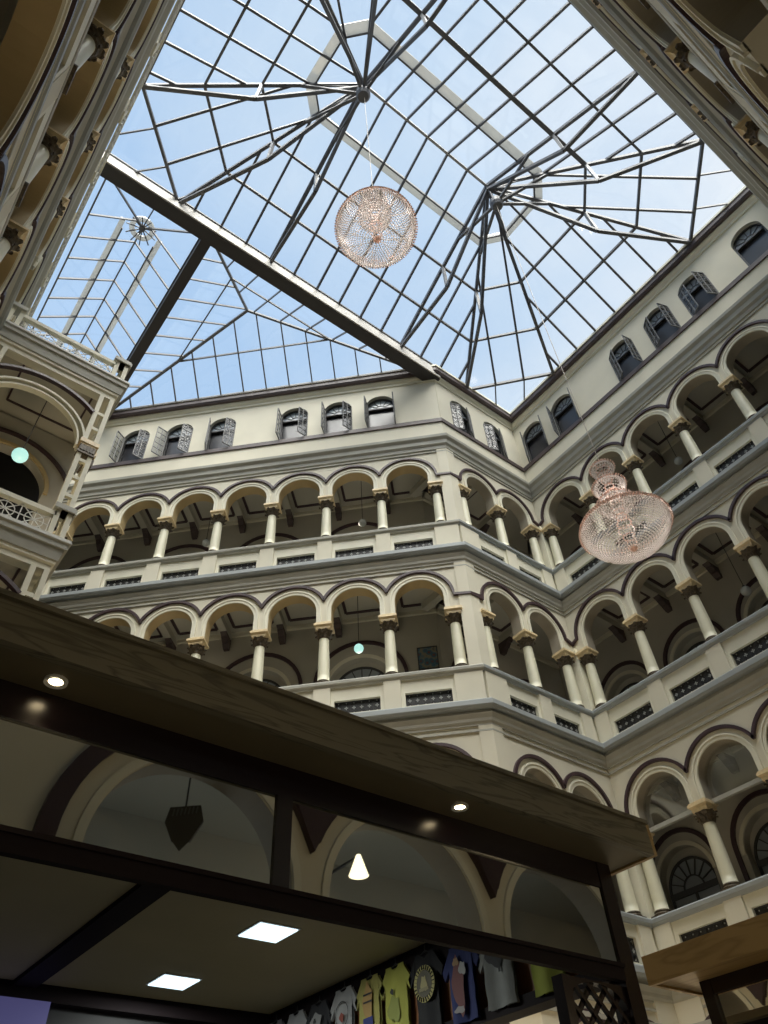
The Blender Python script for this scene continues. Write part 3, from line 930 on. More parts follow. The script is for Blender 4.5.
# triangular roof between the two beams and the long wall
root = empty('skylight', (0, 0, 0))
tag(root, 'triangular glass roof between the two beams and the long pale wall', 'skylight')
cN = (P1[0] + P1[1] - 0.39 * S2)      # x + y of the eave along the long wall
T1 = (2.95, 12.65, EV); T2 = (cN - 12.65, 12.65, EV); T3 = (2.95, cN - 2.95, EV); TA = (5.93, 15.65, 30.3)
gl = MB()
roof_face(root, gl, [T2, T3, TA], 0.35, 1.035, w=.05, h=.08)
roof_face(root, gl, [T1, T2, TA], 1.08, 1.08, w=.05, h=.08)
roof_face(root, gl, [T1, T3, TA], 0.9, 1.03, w=.05, h=.08)
gl.face([(xb, 23.2, EV), (2.95, cN - 2.95, EV), (-2.3, cN + 2.3, EV), (-2.3, 24.5, EV), (xb, 24.5, EV)])
gl.build('roof_glass', 'roofglass', root)
for p, q, w in ((T1, TA, .10), (T2, TA, .10), (T3, TA, .12), (lerp(T2, TA, .5), lerp(T3, TA, .5), .05), (lerp(T1, TA, .5), lerp(T2, TA, .5), .05), (lerp(T1, TA, .5), lerp(T3, TA, .5), .05), (T2, T3, .07)):
    mb = MB(); mb.bar((p[0], p[1], p[2] - .1), (q[0], q[1], q[2] - .1), w, .10); mb.build('roof_bar', 'steel', root)

# ---------------------------------------------------------------- left pavilion (a landing gallery that closes the hall on the left)
FP = Facade('P', (1.80, 12.90), (-1.50, 12.90), 'pavilion'); FP.n = Vector((0, -1))
FR = Facade('R', (1.80, 12.90), (1.80, 17.5), 'pavilion side'); FR.n = Vector((1, 0))
pav = empty('pavilion', (1.80, 12.90, FLOOR))
tag(pav, 'cream open landing gallery projecting at the left, with paired slender posts and terraces', 'gallery')
def lp(mb): mb.v = [(x - 1.80, y - 12.90, z - FLOOR) for x, y, z in mb.v]; return mb
def pblk(mb, F, s0, s1, o0, o1, z0, z1):
    mb.hexa([F.P(s0, o0, z0), F.P(s1, o0, z0), F.P(s1, o1, z0), F.P(s0, o1, z0), F.P(s0, o0, z1), F.P(s1, o0, z1), F.P(s1, o1, z1), F.P(s0, o1, z1)])
PL = 3.3; PR = 4.6
for (zr, top) in ((18.42, True), (12.36, False), (6.33, False)):
    # slab with stepped cornice, corner mitred
    path = [(XL + .03, 12.90), (1.80, 12.90), (1.80, 17.5)]
    for prof, m in (([(-.3, zr - 1.0), (.12, zr - 1.0), (.14, zr - 1.10), (.10, zr - 1.14), (.10, zr - 1.26), (-.3, zr - 1.26)], 'grey'),
                    ([(-.3, zr - 1.26), (.06, zr - 1.26), (.02, zr - 1.55), (-.3, zr - 1.55)], 'grey'),
                    ([(-.3, zr - 1.55), (-.01, zr - 1.55), (-.01, zr - 1.64), (-.06, zr - 1.68), (-.06, zr - 1.82), (-.3, zr - 1.82)], 'cream_light')):
        o = sweep('cornice', path[::-1], [(-a, b) for a, b in prof], m)
        o.parent = pav; o.location = (-1.80, -12.90, -FLOOR)
    mb = MB(); mb.box(XL + .02, 1.62, 13.08, 17.4, zr - 1.55, zr - 1.05); lp(mb).build('floor_slab', 'inner_ceiling', pav)
    mb = MB()
    for (a, b) in (((-.55, 13.3), (1.25, 13.3)), ((1.25, 13.3), (1.25, 14.72)), ((1.25, 14.72), (-.55, 14.72)), ((-.55, 14.72), (-.55, 13.3))):
        mb.bar((*a, zr - 1.57), (*b, zr - 1.57), .05, .05)
    lp(mb).build('coffer_moulding', 'plum', pav)
    # railing: double posts, rail and white lattice
    for F, L_ in ((FP, PL), (FR, PR)):
        mb = MB(); pblk(mb, F, 0 if F is FP else .0, .45 if F is FP else .4, -.28, .04, zr - .14, zr); lp(mb).build('rail_cap', 'grey', pav)
        if F is FP:
            mb = MB(); pblk(mb, F, L_ - .42, L_, -.28, .04, zr - .14, zr); lp(mb).build('rail_cap', 'grey', pav)
        for s in ((.02, .28, L_ - .16, L_ - .40) if F is FP else (.28, L_ - .3, L_ - .1)):
            mb = MB(); pblk(mb, F, s, s + .11, -.16, -.03, zr - 1.0, zr - .14); lp(mb).build('rail_post', 'cream_light', pav)
        mb = MB(); pblk(mb, F, .35, L_ - .4, -.17, -.03, zr - .34, zr - .22); lp(mb).build('rail', 'cream_light', pav)
        mb = MB(); pblk(mb, F, .35, L_ - .4, -.14, -.06, zr - 1.0, zr - .92); lp(mb).build('rail', 'cream_light', pav)
        g = MB(); n = 4; a, b = .42, L_ - .45
        for i in range(n):
            x0 = a + (b - a) * i / n; x1 = a + (b - a) * (i + 1) / n; z0, z1 = zr - .92, zr - .34
            band(g, F, [(x0, z0), (x1, z1)], .018, -.11, -.09); band(g, F, [(x0, z1), (x1, z0)], .018, -.11, -.09)
            band(g, F, [(x0, z0), (x0, z1)], .022, -.11, -.09); band(g, F, [((x0 + x1) / 2, z0), ((x0 + x1) / 2, z1)], .016, -.11, -.09)
            band(g, F, [(x0, (z0 + z1) / 2), (x1, (z0 + z1) / 2)], .016, -.11, -.09)
            c = (x0 + x1) / 2; zc = (z0 + z1) / 2
            band(g, F, [(c + .2 * math.cos(t * PI / 8), zc + .2 * math.sin(t * PI / 8)) for t in range(17)], .018, -.11, -.09)
        lp(g).build('lattice', 'white', pav)
# storeys of posts and arches
for (z0, z1) in ((12.36, 16.60), (6.33, 10.55), (0.2, 4.50)):
    zc = 14.20 + (z0 - 12.36); rr = 1.42
    for F, L_ in ((FP, PL), (FR, PR)):
        for base in ((.06, L_ - .48) if F is FP else (.30, L_ - .48)):
            for ds in (0, .27):
                mb = MB(); pblk(mb, F, base + ds, base + ds + .11, -.16, -.03, z0, z1); lp(mb).build('post', 'cream_light', pav)
            for z in [z0 + .35 + .62 * i for i in range(6)]:
                if z < z1 - .1:
                    mb = MB(); pblk(mb, F, base + .1, base + .28, -.13, -.05, z, z + .1)
                    lp(mb).build('post_bracket', 'cream_light', pav)
            mb = MB(); zk = zc + .35
            pblk(mb, F, base - .04, base + .42, -.22, .03, zk, zk + .14)
            pblk(mb, F, base - .01, base + .39, -.19, 0, zk - .06, zk)
            cp = lp(mb).build('capital', 'gold', pav)
            mb = MB()
            pblk(mb, F, base + .0, base + .38, -.18, -.01, zk - .30, zk - .06)
            for i in range(5): pblk(mb, F, base + .01 + .075 * i, base + .06 + .075 * i, -.18, .03, zk - .28, zk - .1)
            pblk(mb, F, base - .02, base + .40, -.20, .01, zk - .36, zk - .30)
            lp(mb).build('carved_band', 'acanthus', cp)
    c = PL / 2
    mb = MB(); band(mb, FP, arc_pts(c + .08, zc + .25, 1.35, PI * .96, PI * .04, n=26), .06, -.20, -.02); band(mb, FP, arc_pts(c + .08, zc + .25, 1.21, n=26), .05, -.22, -.06)
    lp(mb).build('arch_rib', 'cream_light', pav)
    mb = MB(); band(mb, FP, arc_pts(c, zc + .12, 1.9, PI * .72, PI * .28, 26), .08, -.12, 0.0)
    lp(mb).build('hood_mould', 'plum', pav)
    # inner arch on the far side of the landing
    FQ = Facade('Q', (1.60, 15.15), (-1.50, 15.15), 'q'); FQ.n = Vector((0, -1))
    mb = MB(); sf = MB(); arch_wall(mb, FQ, 0, 3.1, z0 - .9, z1 + .2, [(c - .12, 1.12, z0 - .9, zc + .38)], t=.3, soff=sf); lp(mb).build('inner_wall', 'inner', pav); lp(sf).build('inner_soffit', 'inner', pav)
    mb = MB(); band(mb, FQ, arc_pts(c - .12, zc + .12, 1.85, PI * .82, PI * .18, n=24), .10, -.02, .08); lp(mb).build('hood_mould', 'plum', pav)
    mb = MB(); band(mb, FQ, arc_pts(c - .12, zc + .38, 1.19, n=24), .10, -.02, .06); lp(mb).build('arch_rib', 'tan', pav)
    mb = MB(); mb.face([FQ.P(x, -1.2, z) for x, z in ((0, z0 - .9), (3.1, z0 - .9), (3.1, z1), (0, z1))]); lp(mb).build('inner_wall', 'dark', pav)  # black sheet stands for the unlit space behind the inner arch
mb = MB(); mb.box(1.0, 1.75, 13.2, 13.9, FLOOR, -0.8 + .4); mb.box(-1.4, -.9, 13.2, 13.9, FLOOR, -.4); lp(mb).build('plinth', 'cream', pav)
# ground floor wall behind, so that nothing floats
mb = MB(); mb.box(XL, 1.75, 17.35, 17.5, FLOOR, 5.0); lp(mb).build('ground_wall', 'cream', pav)

# ---------------------------------------------------------------- chandeliers
def chandelier(loc, cable, first=None):
    if first:
        o, kids = first
        c = copy_tree(o, kids, loc, 0.3)
        return c, None
    root = empty('chandelier', loc)
    mb = MB(); rim = MB()
    # dish, from the rim (r=1, z=0.7) down to the finial (z=0)
    NR = 22
    for i in range(NR):
        t = i / (NR - 1)
        r = 0.10 + 0.86 * math.sin(t * PI / 2); z = 0.66 * (1 - math.cos(t * PI / 2)) ** 0.9
        n = int(2 * PI * r / 0.058)
        for k in range(n):
            a = 2 * PI * (k + .5 * (i % 2)) / n
            mb.octa((r * math.cos(a), r * math.sin(a), z), 0.029, 0.032)
    dish = mb.build('dish_beads', 'bead', root)
    for i, (r, z, n, s) in enumerate(((1.0, .70, 96, .032), (1.02, .63, 96, .03), (.96, .76, 84, .028), (.90, .80, 80, .028))):
        for k in range(n):
            a = 2 * PI * (k + .5 * (i % 2)) / n
            rim.octa((r * math.cos(a), r * math.sin(a), z), s, s * 1.3)
    rim.build('rim_beads', 'bead_gold', root)
    mb = MB()
    for k in range(12):
        a = 2 * PI * k / 12
        for i in range(8):
            t0, t1 = i / 8, (i + 1) / 8
            f = lambda t: (0.12 + 0.86 * math.sin(t * PI / 2), 0.02 + 0.66 * (1 - math.cos(t * PI / 2)) ** .9)
            (ra_, za_), (rb_, zb_) = f(t0), f(t1)
            mb.bar((ra_ * math.cos(a), ra_ * math.sin(a), za_ + .03), (rb_ * math.cos(a), rb_ * math.sin(a), zb_ + .03), .012, .012)
        mb.bar((.95 * math.cos(a), .95 * math.sin(a), .74), (.2 * math.cos(a), .2 * math.sin(a), 1.15), .014, .014)
    mb.lathe([(.99, .68), (1.0, .70), (.99, .72), (.97, .70), (.99, .68)], 48)
    mb.build('frame', 'wire', root)
    mb = MB(); mb.lathe([(0, -.07), (.05, -.05), (.08, 0), (.10, .03), (.06, .07), (0, .08)], 14); mb.build('finial', 'bead_gold', root)
    for zc, R_ in ((1.30, .40), (1.86, .37), (2.50, .27)):
        mb = MB()
        for i in range(9):
            t = i / 8
            r = R_ * (0.30 + 0.70 * math.sin(min(1, t * 1.15) * PI / 2)) * (1 - .25 * max(0, t - .8) / .2)
            z = zc - .22 + .44 * t
            n = max(10, int(2 * PI * r / .06))
            for k in range(n):
                a = 2 * PI * (k + .5 * (i % 2)) / n
                mb.octa((r * math.cos(a), r * math.sin(a), z), .03, .034)
        tb = mb.build('tier_beads', 'bead', root)
        mb = MB()
        for k in range(int(R_ * 95)):
            a = 2 * PI * k / int(R_ * 95)
            mb.octa(((R_ + .03) * math.cos(a), (R_ + .03) * math.sin(a), zc + .16), .028, .045)
            mb.octa(((R_ * .8) * math.cos(a), (R_ * .8) * math.sin(a), zc + .26), .022, .03)
        mb.build('tier_rim_beads', 'bead_gold', tb)
    mb = MB()
    for k in range(16):
        a = 2 * PI * k / 16
        for i in range(14):
            t = i / 13; r = .10 + .12 * math.sin(t * 9)**2 * .6
            mb.octa((r * math.cos(a), r * math.sin(a), .15 + t * 2.7), .022, .04)
    mb.build('stem_beads', 'bead_gold', root)
    kids = []
    for c in children(root): kids.append((c, children(c)))
    return root, kids
H1 = (5.05, 5.65); H2 = (11.65, 5.65)
c1, kids = chandelier((H1[0], H1[1], 17.60), None)
tag(c1, 'round crystal bead chandelier hanging high against the glass roof, seen from below', 'chandelier', 'crystal chandeliers')
c2, _ = chandelier((H2[0], H2[1], 10.80), None, (c1, kids))
tag(c2, 'pinkish crystal chandelier with three bead tiers hanging lower before the right arcades', 'chandelier', 'crystal chandeliers')
for c, zt, za in ((c1, 30.0, 17.60), (c2, 30.0, 10.80)):
    mb = MB(); mb.tube((0, 0, 2.7), (0, 0, zt - za), .011, 6); mb.build('cable', 'wire', c)

# ---------------------------------------------------------------- gallery lamps
def globe_lamp(loc, ztop, lit, label, r=0.16):
    root = empty('pendant_lamp', loc)
    mb = MB(); mb.lathe([(0, -r)] + [(r * math.sin(t * PI / 10), -r * math.cos(t * PI / 10)) for t in range(1, 10)] + [(0, r)], 18); mb.build('globe', 'globe_lit' if lit else 'globe', root, True)
    mb = MB(); mb.tube((0, 0, r), (0, 0, ztop - loc[2]), .012, 6); mb.lathe([(0, r + .02), (.05, r - .02), (.04, r + .05), (0, r + .06)], 10); mb.build('cord', 'iron', root)
    tag(root, label, 'lamp')
globe_lamp(FC.P(3.80, -1.4, 14.58), 16.9, True, 'lit bluish globe lamp hanging in the middle arcade of the long pale wall')
globe_lamp(FC.P(3.54, -1.4, 20.44), 22.9, False, 'unlit globe lamp in the top arcade, above the lit one')
globe_lamp(FC.P(9.73, -1.4, 20.46), 22.9, False, 'unlit globe lamp in the left half of the top arcade of the long pale wall')
globe_lamp(FA.P(5.63, -1.4, 20.46), 22.9, False, 'unlit globe lamp in the top arcade of the right-hand wall')
globe_lamp(FA.P(5.62, -1.4, 14.24), 16.9, False, 'unlit globe lamp in the middle arcade of the right-hand wall')
globe_lamp((0.31, 14.0, 14.37), 16.86, True, 'lit greenish globe lamp hanging inside the left landing gallery', .19)
# framed picture
pic = empty('picture', FC.P(1.62, -DEP, 14.85), FC.rz)
tag(pic, 'small dark colourful painting hanging on the back wall of the middle gallery', 'picture')
pm = material('dark painting', (0.10, 0.12, 0.16), 0.5)
nt = pm.node_tree; tc = nt.nodes.new('ShaderNodeTexCoord'); nn = nt.nodes.new('ShaderNodeTexVoronoi'); nn.inputs['Scale'].default_value = 5
rp = nt.nodes.new('ShaderNodeValToRGB'); rp.color_ramp.elements[0].color = (0.25, 0.05, 0.02, 1); rp.color_ramp.elements[1].color = (0.02, 0.05, 0.09, 1)
e2 = rp.color_ramp.elements.new(0.4); e2.color = (0.05, 0.16, 0.24, 1); e3 = rp.color_ramp.elements.new(0.7); e3.color = (0.30, 0.26, 0.18, 1)
nt.links.new(tc.outputs['Object'], nn.inputs['Vector']); nt.links.new(nn.outputs['Distance'], rp.inputs['Fac']); nt.links.new(rp.outputs['Color'], nt.nodes['Principled BSDF'].inputs['Base Color'])
mb = MB(); mb.box(-.33, .33, -.05, -.02, -.42, .42); mb.build('canvas', pm, pic)
mb = MB()
for x in (-.35, .32): mb.box(x, x + .03, -.07, 0, -.45, .45)
for z in (-.45, .42): mb.box(-.35, .35, -.07, 0, z, z + .03)
mb.build('picture_frame', 'iron', pic)

# ---------------------------------------------------------------- kiosk in front
def kpart(root, name, m, *boxes):
    mb = MB()
    for b in boxes: mb.box(*b)
    mb.v = [(x - root.location[0], y - root.location[1], z - root.location[2]) for x, y, z in mb.v]
    return mb.build(name, m, root)
KX0, KX1 = -1.0, 4.25
k1 = empty('market_kiosk', (1.6, 5.0, FLOOR))
tag(k1, 'dark market kiosk with olive wood fascia and mirrored transoms filling the lower left', 'kiosk')
kpart(k1, 'fascia', 'fascia', (KX0, KX1, 2.69, 2.74, 1.80, 2.0), (KX0, KX1, 2.67, 2.76, 1.985, 2.01))
kpart(k1, 'roof_board', 'fascia', (KX0, KX1, 2.742, 7.2, 1.86, 1.99))
kpart(k1, 'soffit', 'soffit', (KX0, KX1 - .003, 2.742, 7.2, 1.81, 1.858))
kpart(k1, 'end_fascia', 'fascia2', (KX1, KX1 + .03, 2.69, 7.2, 1.80, 2.0))
kpart(k1, 'head_beam', 'maroon', (KX0, 4.14, 2.97, 3.06, 1.655, 1.808))
kpart(k1, 'transom_rail', 'maroon_matte', (KX0, 4.02, 2.955, 2.995, 1.15, 1.235), (KX0, 4.02, 2.94, 2.97, 1.215, 1.235))
kpart(k1, 'mullion', 'maroon', (1.705, 1.79, 2.965, 2.995, 1.235, 1.655))
kpart(k1, 'corner_post', 'maroon', (4.02, 4.14, 2.965, 3.08, FLOOR, 1.808))
kpart(k1, 'post', 'maroon', (3.50, 3.56, 2.975, 3.05, FLOOR, 1.13))
kpart(k1, 'post', 'maroon', (KX0, KX0 + .1, 2.965, 3.06, FLOOR, 1.655))
kpart(k1, 'transom_glass', 'mirror', (KX0 + .1, 1.705, 2.978, 2.984, 1.235, 1.655))
kpart(k1, 'transom_glass', 'mirror', (1.79, 4.02, 2.978, 2.984, 1.235, 1.655))
kpart(k1, 'dark_backing', 'dark', (KX0, 4.02, 2.985, 2.995, 1.235, 1.655))
# lattice panel with an arched head
mb = MB(); dx, dz, dy = 1.6, -EYE, 5.0
lx0, lx1, lz0, lz1 = 3.53, 4.02, -0.2, 1.13
st = .125; i = 0
x = lx0 - (lz1 - lz0)
while x < lx1:
    for sg in (1, -1):
        pts = []
        a = (x, lz0) if sg > 0 else (x, lz1)
        bq = (x + (lz1 - lz0), lz1) if sg > 0 else (x + (lz1 - lz0), lz0)
        t0 = max(0, (lx0 - a[0]) / (bq[0] - a[0])); t1 = min(1, (lx1 - a[0]) / (bq[0] - a[0]))
        if t1 > t0 + .02:
            p = (a[0] + (bq[0] - a[0]) * t0, a[1] + (bq[1] - a[1]) * t0); q = (a[0] + (bq[0] - a[0]) * t1, a[1] + (bq[1] - a[1]) * t1)
            y = 3.0 + (.012 if sg > 0 else 0)
            mb.bar((p[0] - dx, y - dy, p[1] + EYE), (q[0] - dx, y - dy, q[1] + EYE), .022, .02, (0, 1, 0))
    x += st
mb.build('lattice', 'maroon', k1)
mb = MB()
for t in range(14):       # curved head boards on both sides of the lattice
    a0_ = PI / 2 * t / 14; a1_ = PI / 2 * (t + 1) / 14
    for cx_, sg in ((3.53 + .245, 1), (3.53 + .245, -1)):
        p = (cx_ + sg * .245 * math.cos(a0_), .99 + .13 * math.sin(a0_)); q = (cx_ + sg * .245 * math.cos(a1_), .99 + .13 * math.sin(a1_))
        mb.hexa([(p[0] - dx, 2.985 - dy, p[1] + EYE), (q[0] - dx, 2.985 - dy, q[1] + EYE), (q[0] - dx, 2.985 - dy, 1.13 + EYE), (p[0] - dx, 2.985 - dy, 1.13 + EYE),
                 (p[0] - dx, 3.03 - dy, p[1] + EYE), (q[0] - dx, 3.03 - dy, q[1] + EYE), (q[0] - dx, 3.03 - dy, 1.13 + EYE), (p[0] - dx, 3.03 - dy, 1.13 + EYE)])
mb.build('arched_head', 'maroon', k1)
kpart(k1, 'ceiling_board', 'kceil', (KX0, 3.99, 3.0, 6.95, 1.775, 1.80))
kpart(k1, 'ceiling_batten', 'maroon_matte', (1.72, 1.90, 3.06, 6.9, 1.74, 1.775))
kpart(k1, 'rear_wall', 'dark', (KX0, 4.14, 6.95, 7.05, FLOOR, 1.80))
kpart(k1, 'rear_rail', 'maroon_matte', (KX0, 4.0, 6.84, 6.95, 1.66, 1.775))
kpart(k1, 'side_wall', 'dark', (KX0, KX0 + .06, 3.06, 6.95, FLOOR, 1.80))
kpart(k1, 'slat_wall', 'kwood', (4.02, 4.10, 3.08, 6.95, 1.24, 1.62))
kpart(k1, 'wall_plate', 'maroon_matte', (4.00, 4.12, 3.08, 6.95, 1.60, 1.80))
kpart(k1, 'hanging_rail', 'maroon_matte', (3.97, 4.12, 3.06, 6.95, 1.17, 1.245))
kpart(k1, 'side_counter', 'maroon', (4.0, 4.12, 3.08, 6.95, FLOOR, 0.1))
kpart(k1, 'post', 'maroon', (4.0, 4.12, 4.9, 5.0, .1, 1.2))
for (x, y) in ((2.85, 4.97), (2.80, 6.32)):
    p = kpart(k1, 'led_frame', 'white', (x - .165, x + .165, y - .165, y + .165, 1.768, 1.774))
    kpart(p if False else k1, 'led_panel', 'led', (x - .15, x + .15, y - .15, y + .15, 1.762, 1.768))
kpart(k1, 'screen', 'screen', (1.2, 2.03, 6.80, 6.84, 1.2, 1.655))
def downlight(root, x, y, z):
    mb = MB(); mb.lathe([(.030, 0), (.048, 0), (.048, -.012), (.030, -.008)], 18, (x - root.location[0], y - root.location[1], z - root.location[2])); mb.build('downlight_ring', 'white', root)
    mb = MB(); mb.lathe([(0, -.004), (.032, -.004), (.030, -.001), (0, -.001)], 18, (x - root.location[0], y - root.location[1], z - root.location[2])); mb.build('downlight_bulb', 'bulb', root)
downlight(k1, 0.56, 2.86, 1.808); downlight(k1, 2.77, 2.84, 1.808)

# things behind the near ground arcade that the kiosk mirror shows
sg = empty('hanging_sign', (3.35, YN - 0.9, 3.75)); mb = MB()
out_ = [(-.20, .22), (.20, .26), (.26, .05), (.12, -.22), (0, -.36), (-.12, -.22), (-.24, .02)]
mb.hexa([(x, -.03, z) for x, z in (out_[0], out_[1], out_[2], out_[6])] + [(x, .03, z) for x, z in (out_[0], out_[1], out_[2], out_[6])])
mb.hexa([(x, -.03, z) for x, z in (out_[6], out_[2], out_[3], out_[5])] + [(x, .03, z) for x, z in (out_[6], out_[2], out_[3], out_[5])])
mb.face([(out_[5][0], .03, out_[5][1]), (out_[3][0], .03, out_[3][1]), (out_[4][0], .03, out_[4][1])])
mb.build('board', material('dull sign board', (.07, .065, .055), .6), sg); sg.rotation_euler = (0, 0, .5); sg.scale = (.85, .85, .85)
mb = MB()
for k in range(7): mb.bar((-.15 + .05 * k, .04, .10 + .008 * k), (-.14 + .05 * k, .04, .19 + .008 * k), .018, .01, (0, 1, 0))
mb.build('lettering', 'shutter', sg)
mb = MB(); mb.tube((0, 0, .24), (0, 0, .75), .012, 6); mb.build('hanging_rod', 'iron', sg)
tag(sg, 'dark shield-shaped hanging sign mirrored in the left transom of the kiosk', 'sign')
sc_ = empty('wall_lamp', (5.80, YN - .9, 3.80)); mb = MB(); mb.lathe([(0, -.14), (.13, -.14), (.03, .12), (0, .12)], 12); mb.build('lamp_shade', material('lit amber lamp shade', (1, .9, .6), .5, emit=3.0, emit_color=(1, .88, .55)), sc_)
mb = MB(); mb.bar((0, 0, .1), (0, -1.75, .1), .03, .03); mb.build('lamp_arm', 'iron', sc_)
tag(sc_, 'small lit cone lamp mirrored in the right transom of the kiosk', 'lamp')

# second kiosk, lower right
k2 = empty('market_kiosk', (8.2, 2.0, FLOOR))
tag(k2, 'market kiosk with honey-coloured wood fascia at the lower right corner', 'kiosk')
kpart(k2, 'fascia', 'fascia2', (6.5, 6.55, -.4, 4.52, 1.77, 2.0))
kpart(k2, 'end_fascia', 'fascia2', (6.5, 10.0, 4.52, 4.56, 1.77, 2.0))
kpart(k2, 'roof_board', 'fascia2', (6.55, 10.0, -.4, 4.52, 1.84, 1.98))
kpart(k2, 'soffit', 'fascia2', (6.55, 10.0, -.4, 4.52, 1.79, 1.84))
kpart(k2, 'head_beam', 'maroon', (6.9, 6.99, -.3, 4.3, 1.68, 1.79), (6.9, 9.8, 4.21, 4.3, 1.68, 1.79))
kpart(k2, 'corner_post', 'maroon', (6.895, 7.0, 4.20, 4.305, FLOOR, 1.79))
kpart(k2, 'transom_rail', 'maroon_matte', (6.89, 6.99, -.3, 4.21, 1.36, 1.42))
kpart(k2, 'transom_glass', glass('bright mirror glass', (0.1, 0.1, 0.1), 0.9, 0.015, (0.9, 0.88, 0.8)), (6.93, 6.94, -.3, 4.21, 1.42, 1.68))
kpart(k2, 'dark_backing', 'dark', (6.95, 6.97, -.3, 4.21, 1.42, 1.68))
kpart(k2, 'awning_board', 'soffit', (6.80, 6.895, -.3, 4.10, 1.42, 1.475))
kpart(k2, 'rear_wall', 'dark', (9.8, 9.9, -.3, 4.3, FLOOR, 1.79))
kpart(k2, 'side_wall', 'dark', (7.0, 9.8, 4.22, 4.29, FLOOR, 1.68))
kpart(k2, 'counter', 'maroon', (6.9, 7.3, -.3, 4.21, FLOOR, -.6))
downlight(k2, 6.70, 3.42, 1.788)

# ---------------------------------------------------------------- t-shirts on the side wall of the front kiosk
def cloth(name, col, var=.08): return material(name, col, 0.85, var=var, vscale=7, bump=.1, bscale=30)
def tshirt(y, zt, w, h, col, label, deco, hang=0.0):
    X = 3.955
    root = empty('t_shirt', (X, y, zt))
    m = cloth('cotton', col)
    # outline in (y, z); the shirt hangs flat with soft folds, both layers modelled
    hw = w / 2; 
    out = [(-hw * .30, 0), (-hw * .62, -.02), (-hw * 1.12, -.13), (-hw * .98, -.19), (-hw * .72, -.14), (-hw * .70, -h), (hw * .70, -h), (hw * .72, -.14), (hw * .98, -.19), (hw * 1.12, -.13), (hw * .62, -.02), (hw * .30, 0)]
    body = MB()
    n = 14
    def wave(yy, zz): return .012 * math.sin(yy * 30 + y * 5) * min(1, -zz * 5)
    for sgn in (0, 1):
        rows = 8
        xo = -.012 if sgn == 0 else .012
        for r_ in range(rows):
            za, zb = -h * r_ / rows, -h * (r_ + 1) / rows
            def hwf(z):
                if z > -.14: return hw * (.62 + .10 * (-z / .14))
                return hw * .71 + .004 * math.sin(z * 40)
            for c in range(n):
                f0, f1 = -1 + 2 * c / n, -1 + 2 * (c + 1) / n
                def Q(f, z):
                    yy = f * hwf(z); drop = 0
                    if z == 0: drop = -.035 * max(0, 1 - abs(f) / .42) ** .6 if sgn == 0 else -.01
                    return (xo + wave(yy, z), yy, z + drop)
                body.face([Q(f0, za), Q(f1, za), Q(f1, zb), Q(f0, zb)])
    for sg in (-1, 1):
        s = [(sg * hw * .60, -.012), (sg * hw * 1.12, -.13), (sg * hw * .98, -.19), (sg * hw * .71, -.13)]
        body.hexa([(-.012, a, b) for a, b in s] + [(.012, a, b) for a, b in s])
    bd = body.build('fabric', m, root)
    mb = MB()
    mb.lathe([(hw * .26, 0), (hw * .30, .012), (hw * .26, .014)], 16); mb.v = [(zz_ * .3 - .014, x_ if False else yy_, x__) for (x_, yy_, zz_) in mb.v for x__ in (min(0, x_) * .5 - .002,)]
    mb.build('collar', m, root)
    mb = MB(); mb.bar((0, 0, 0.0), (0, 0, .05), .006, .006); mb.bar((0, -hw * .5, -.02), (0, 0, .012), .008, .008); mb.bar((0, hw * .5, -.02), (0, 0, .012), .008, .008)
    mb.build('hanger', 'iron', root)
    for kind, colr, args in deco:
        mb = MB(); dm = material('print', colr, 0.7)
        if kind == 'disc':
            cy, cz, r0, r1 = args
            nn_ = 24
            for i in range(nn_):
                a, b = 2 * PI * i / nn_, 2 * PI * (i + 1) / nn_
                mb.face([(-.029, cy + r0 * math.cos(a), cz + r0 * math.sin(a)), (-.029, cy + r0 * math.cos(b), cz + r0 * math.sin(b)), (-.029, cy + r1 * math.cos(b), cz + r1 * math.sin(b)), (-.029, cy + r1 * math.cos(a), cz + r1 * math.sin(a))])
        elif kind == 'blob':
            cy, cz, ry, rz2, k = args; nn_ = 22
            mb.face([(-.030 - .001 * k, cy + ry * (1 + .22 * math.sin(3 * t + k)) * math.cos(t), cz + rz2 * (1 + .2 * math.cos(4 * t + k)) * math.sin(t)) for t in [2 * PI * i / nn_ for i in range(nn_)]])
        elif kind == 'ticks':
            cy, cz, r0, n_ = args
            for i in range(n_):
                a = 2 * PI * i / n_
                mb.bar((-.034, cy + r0 * .86 * math.cos(a), cz + r0 * .86 * math.sin(a)), (-.034, cy + r0 * 1.12 * math.cos(a), cz + r0 * 1.12 * math.sin(a)), .008, .003)
        elif kind == 'stripe':
            cy, cz, w_, h_, k = args
            mb.face([(-.031 - .001 * k, cy - w_ / 2, cz - h_ / 2), (-.031 - .001 * k, cy + w_ / 2, cz - h_ / 2), (-.031 - .001 * k, cy + w_ / 2, cz + h_ / 2), (-.031 - .001 * k, cy - w_ / 2, cz + h_ / 2)])
        mb.build('print', dm, bd)
    tag(root, label, 't-shirt', 't-shirts on the kiosk wall')
YEL = (0.36, 0.36, 0.07); GRY = (0.30, 0.31, 0.30)
tshirt(3.47, 1.60, .35, .40, (0.38, 0.42, 0.07), 'plain yellow-green t-shirt hanging nearest the front of the kiosk', [])
tshirt(3.87, 1.62, .35, .41, GRY, 'light grey t-shirt with a black figure print on its chest', [('blob', (.02, .02, .025), (0.0, -.12, .08, .07, 1)), ('blob', (.25, .25, .25), (-.02, -.11, .03, .025, 2)), ('stripe', (.02, .02, .02), (-.03, -.19, .02, .07, 1))])
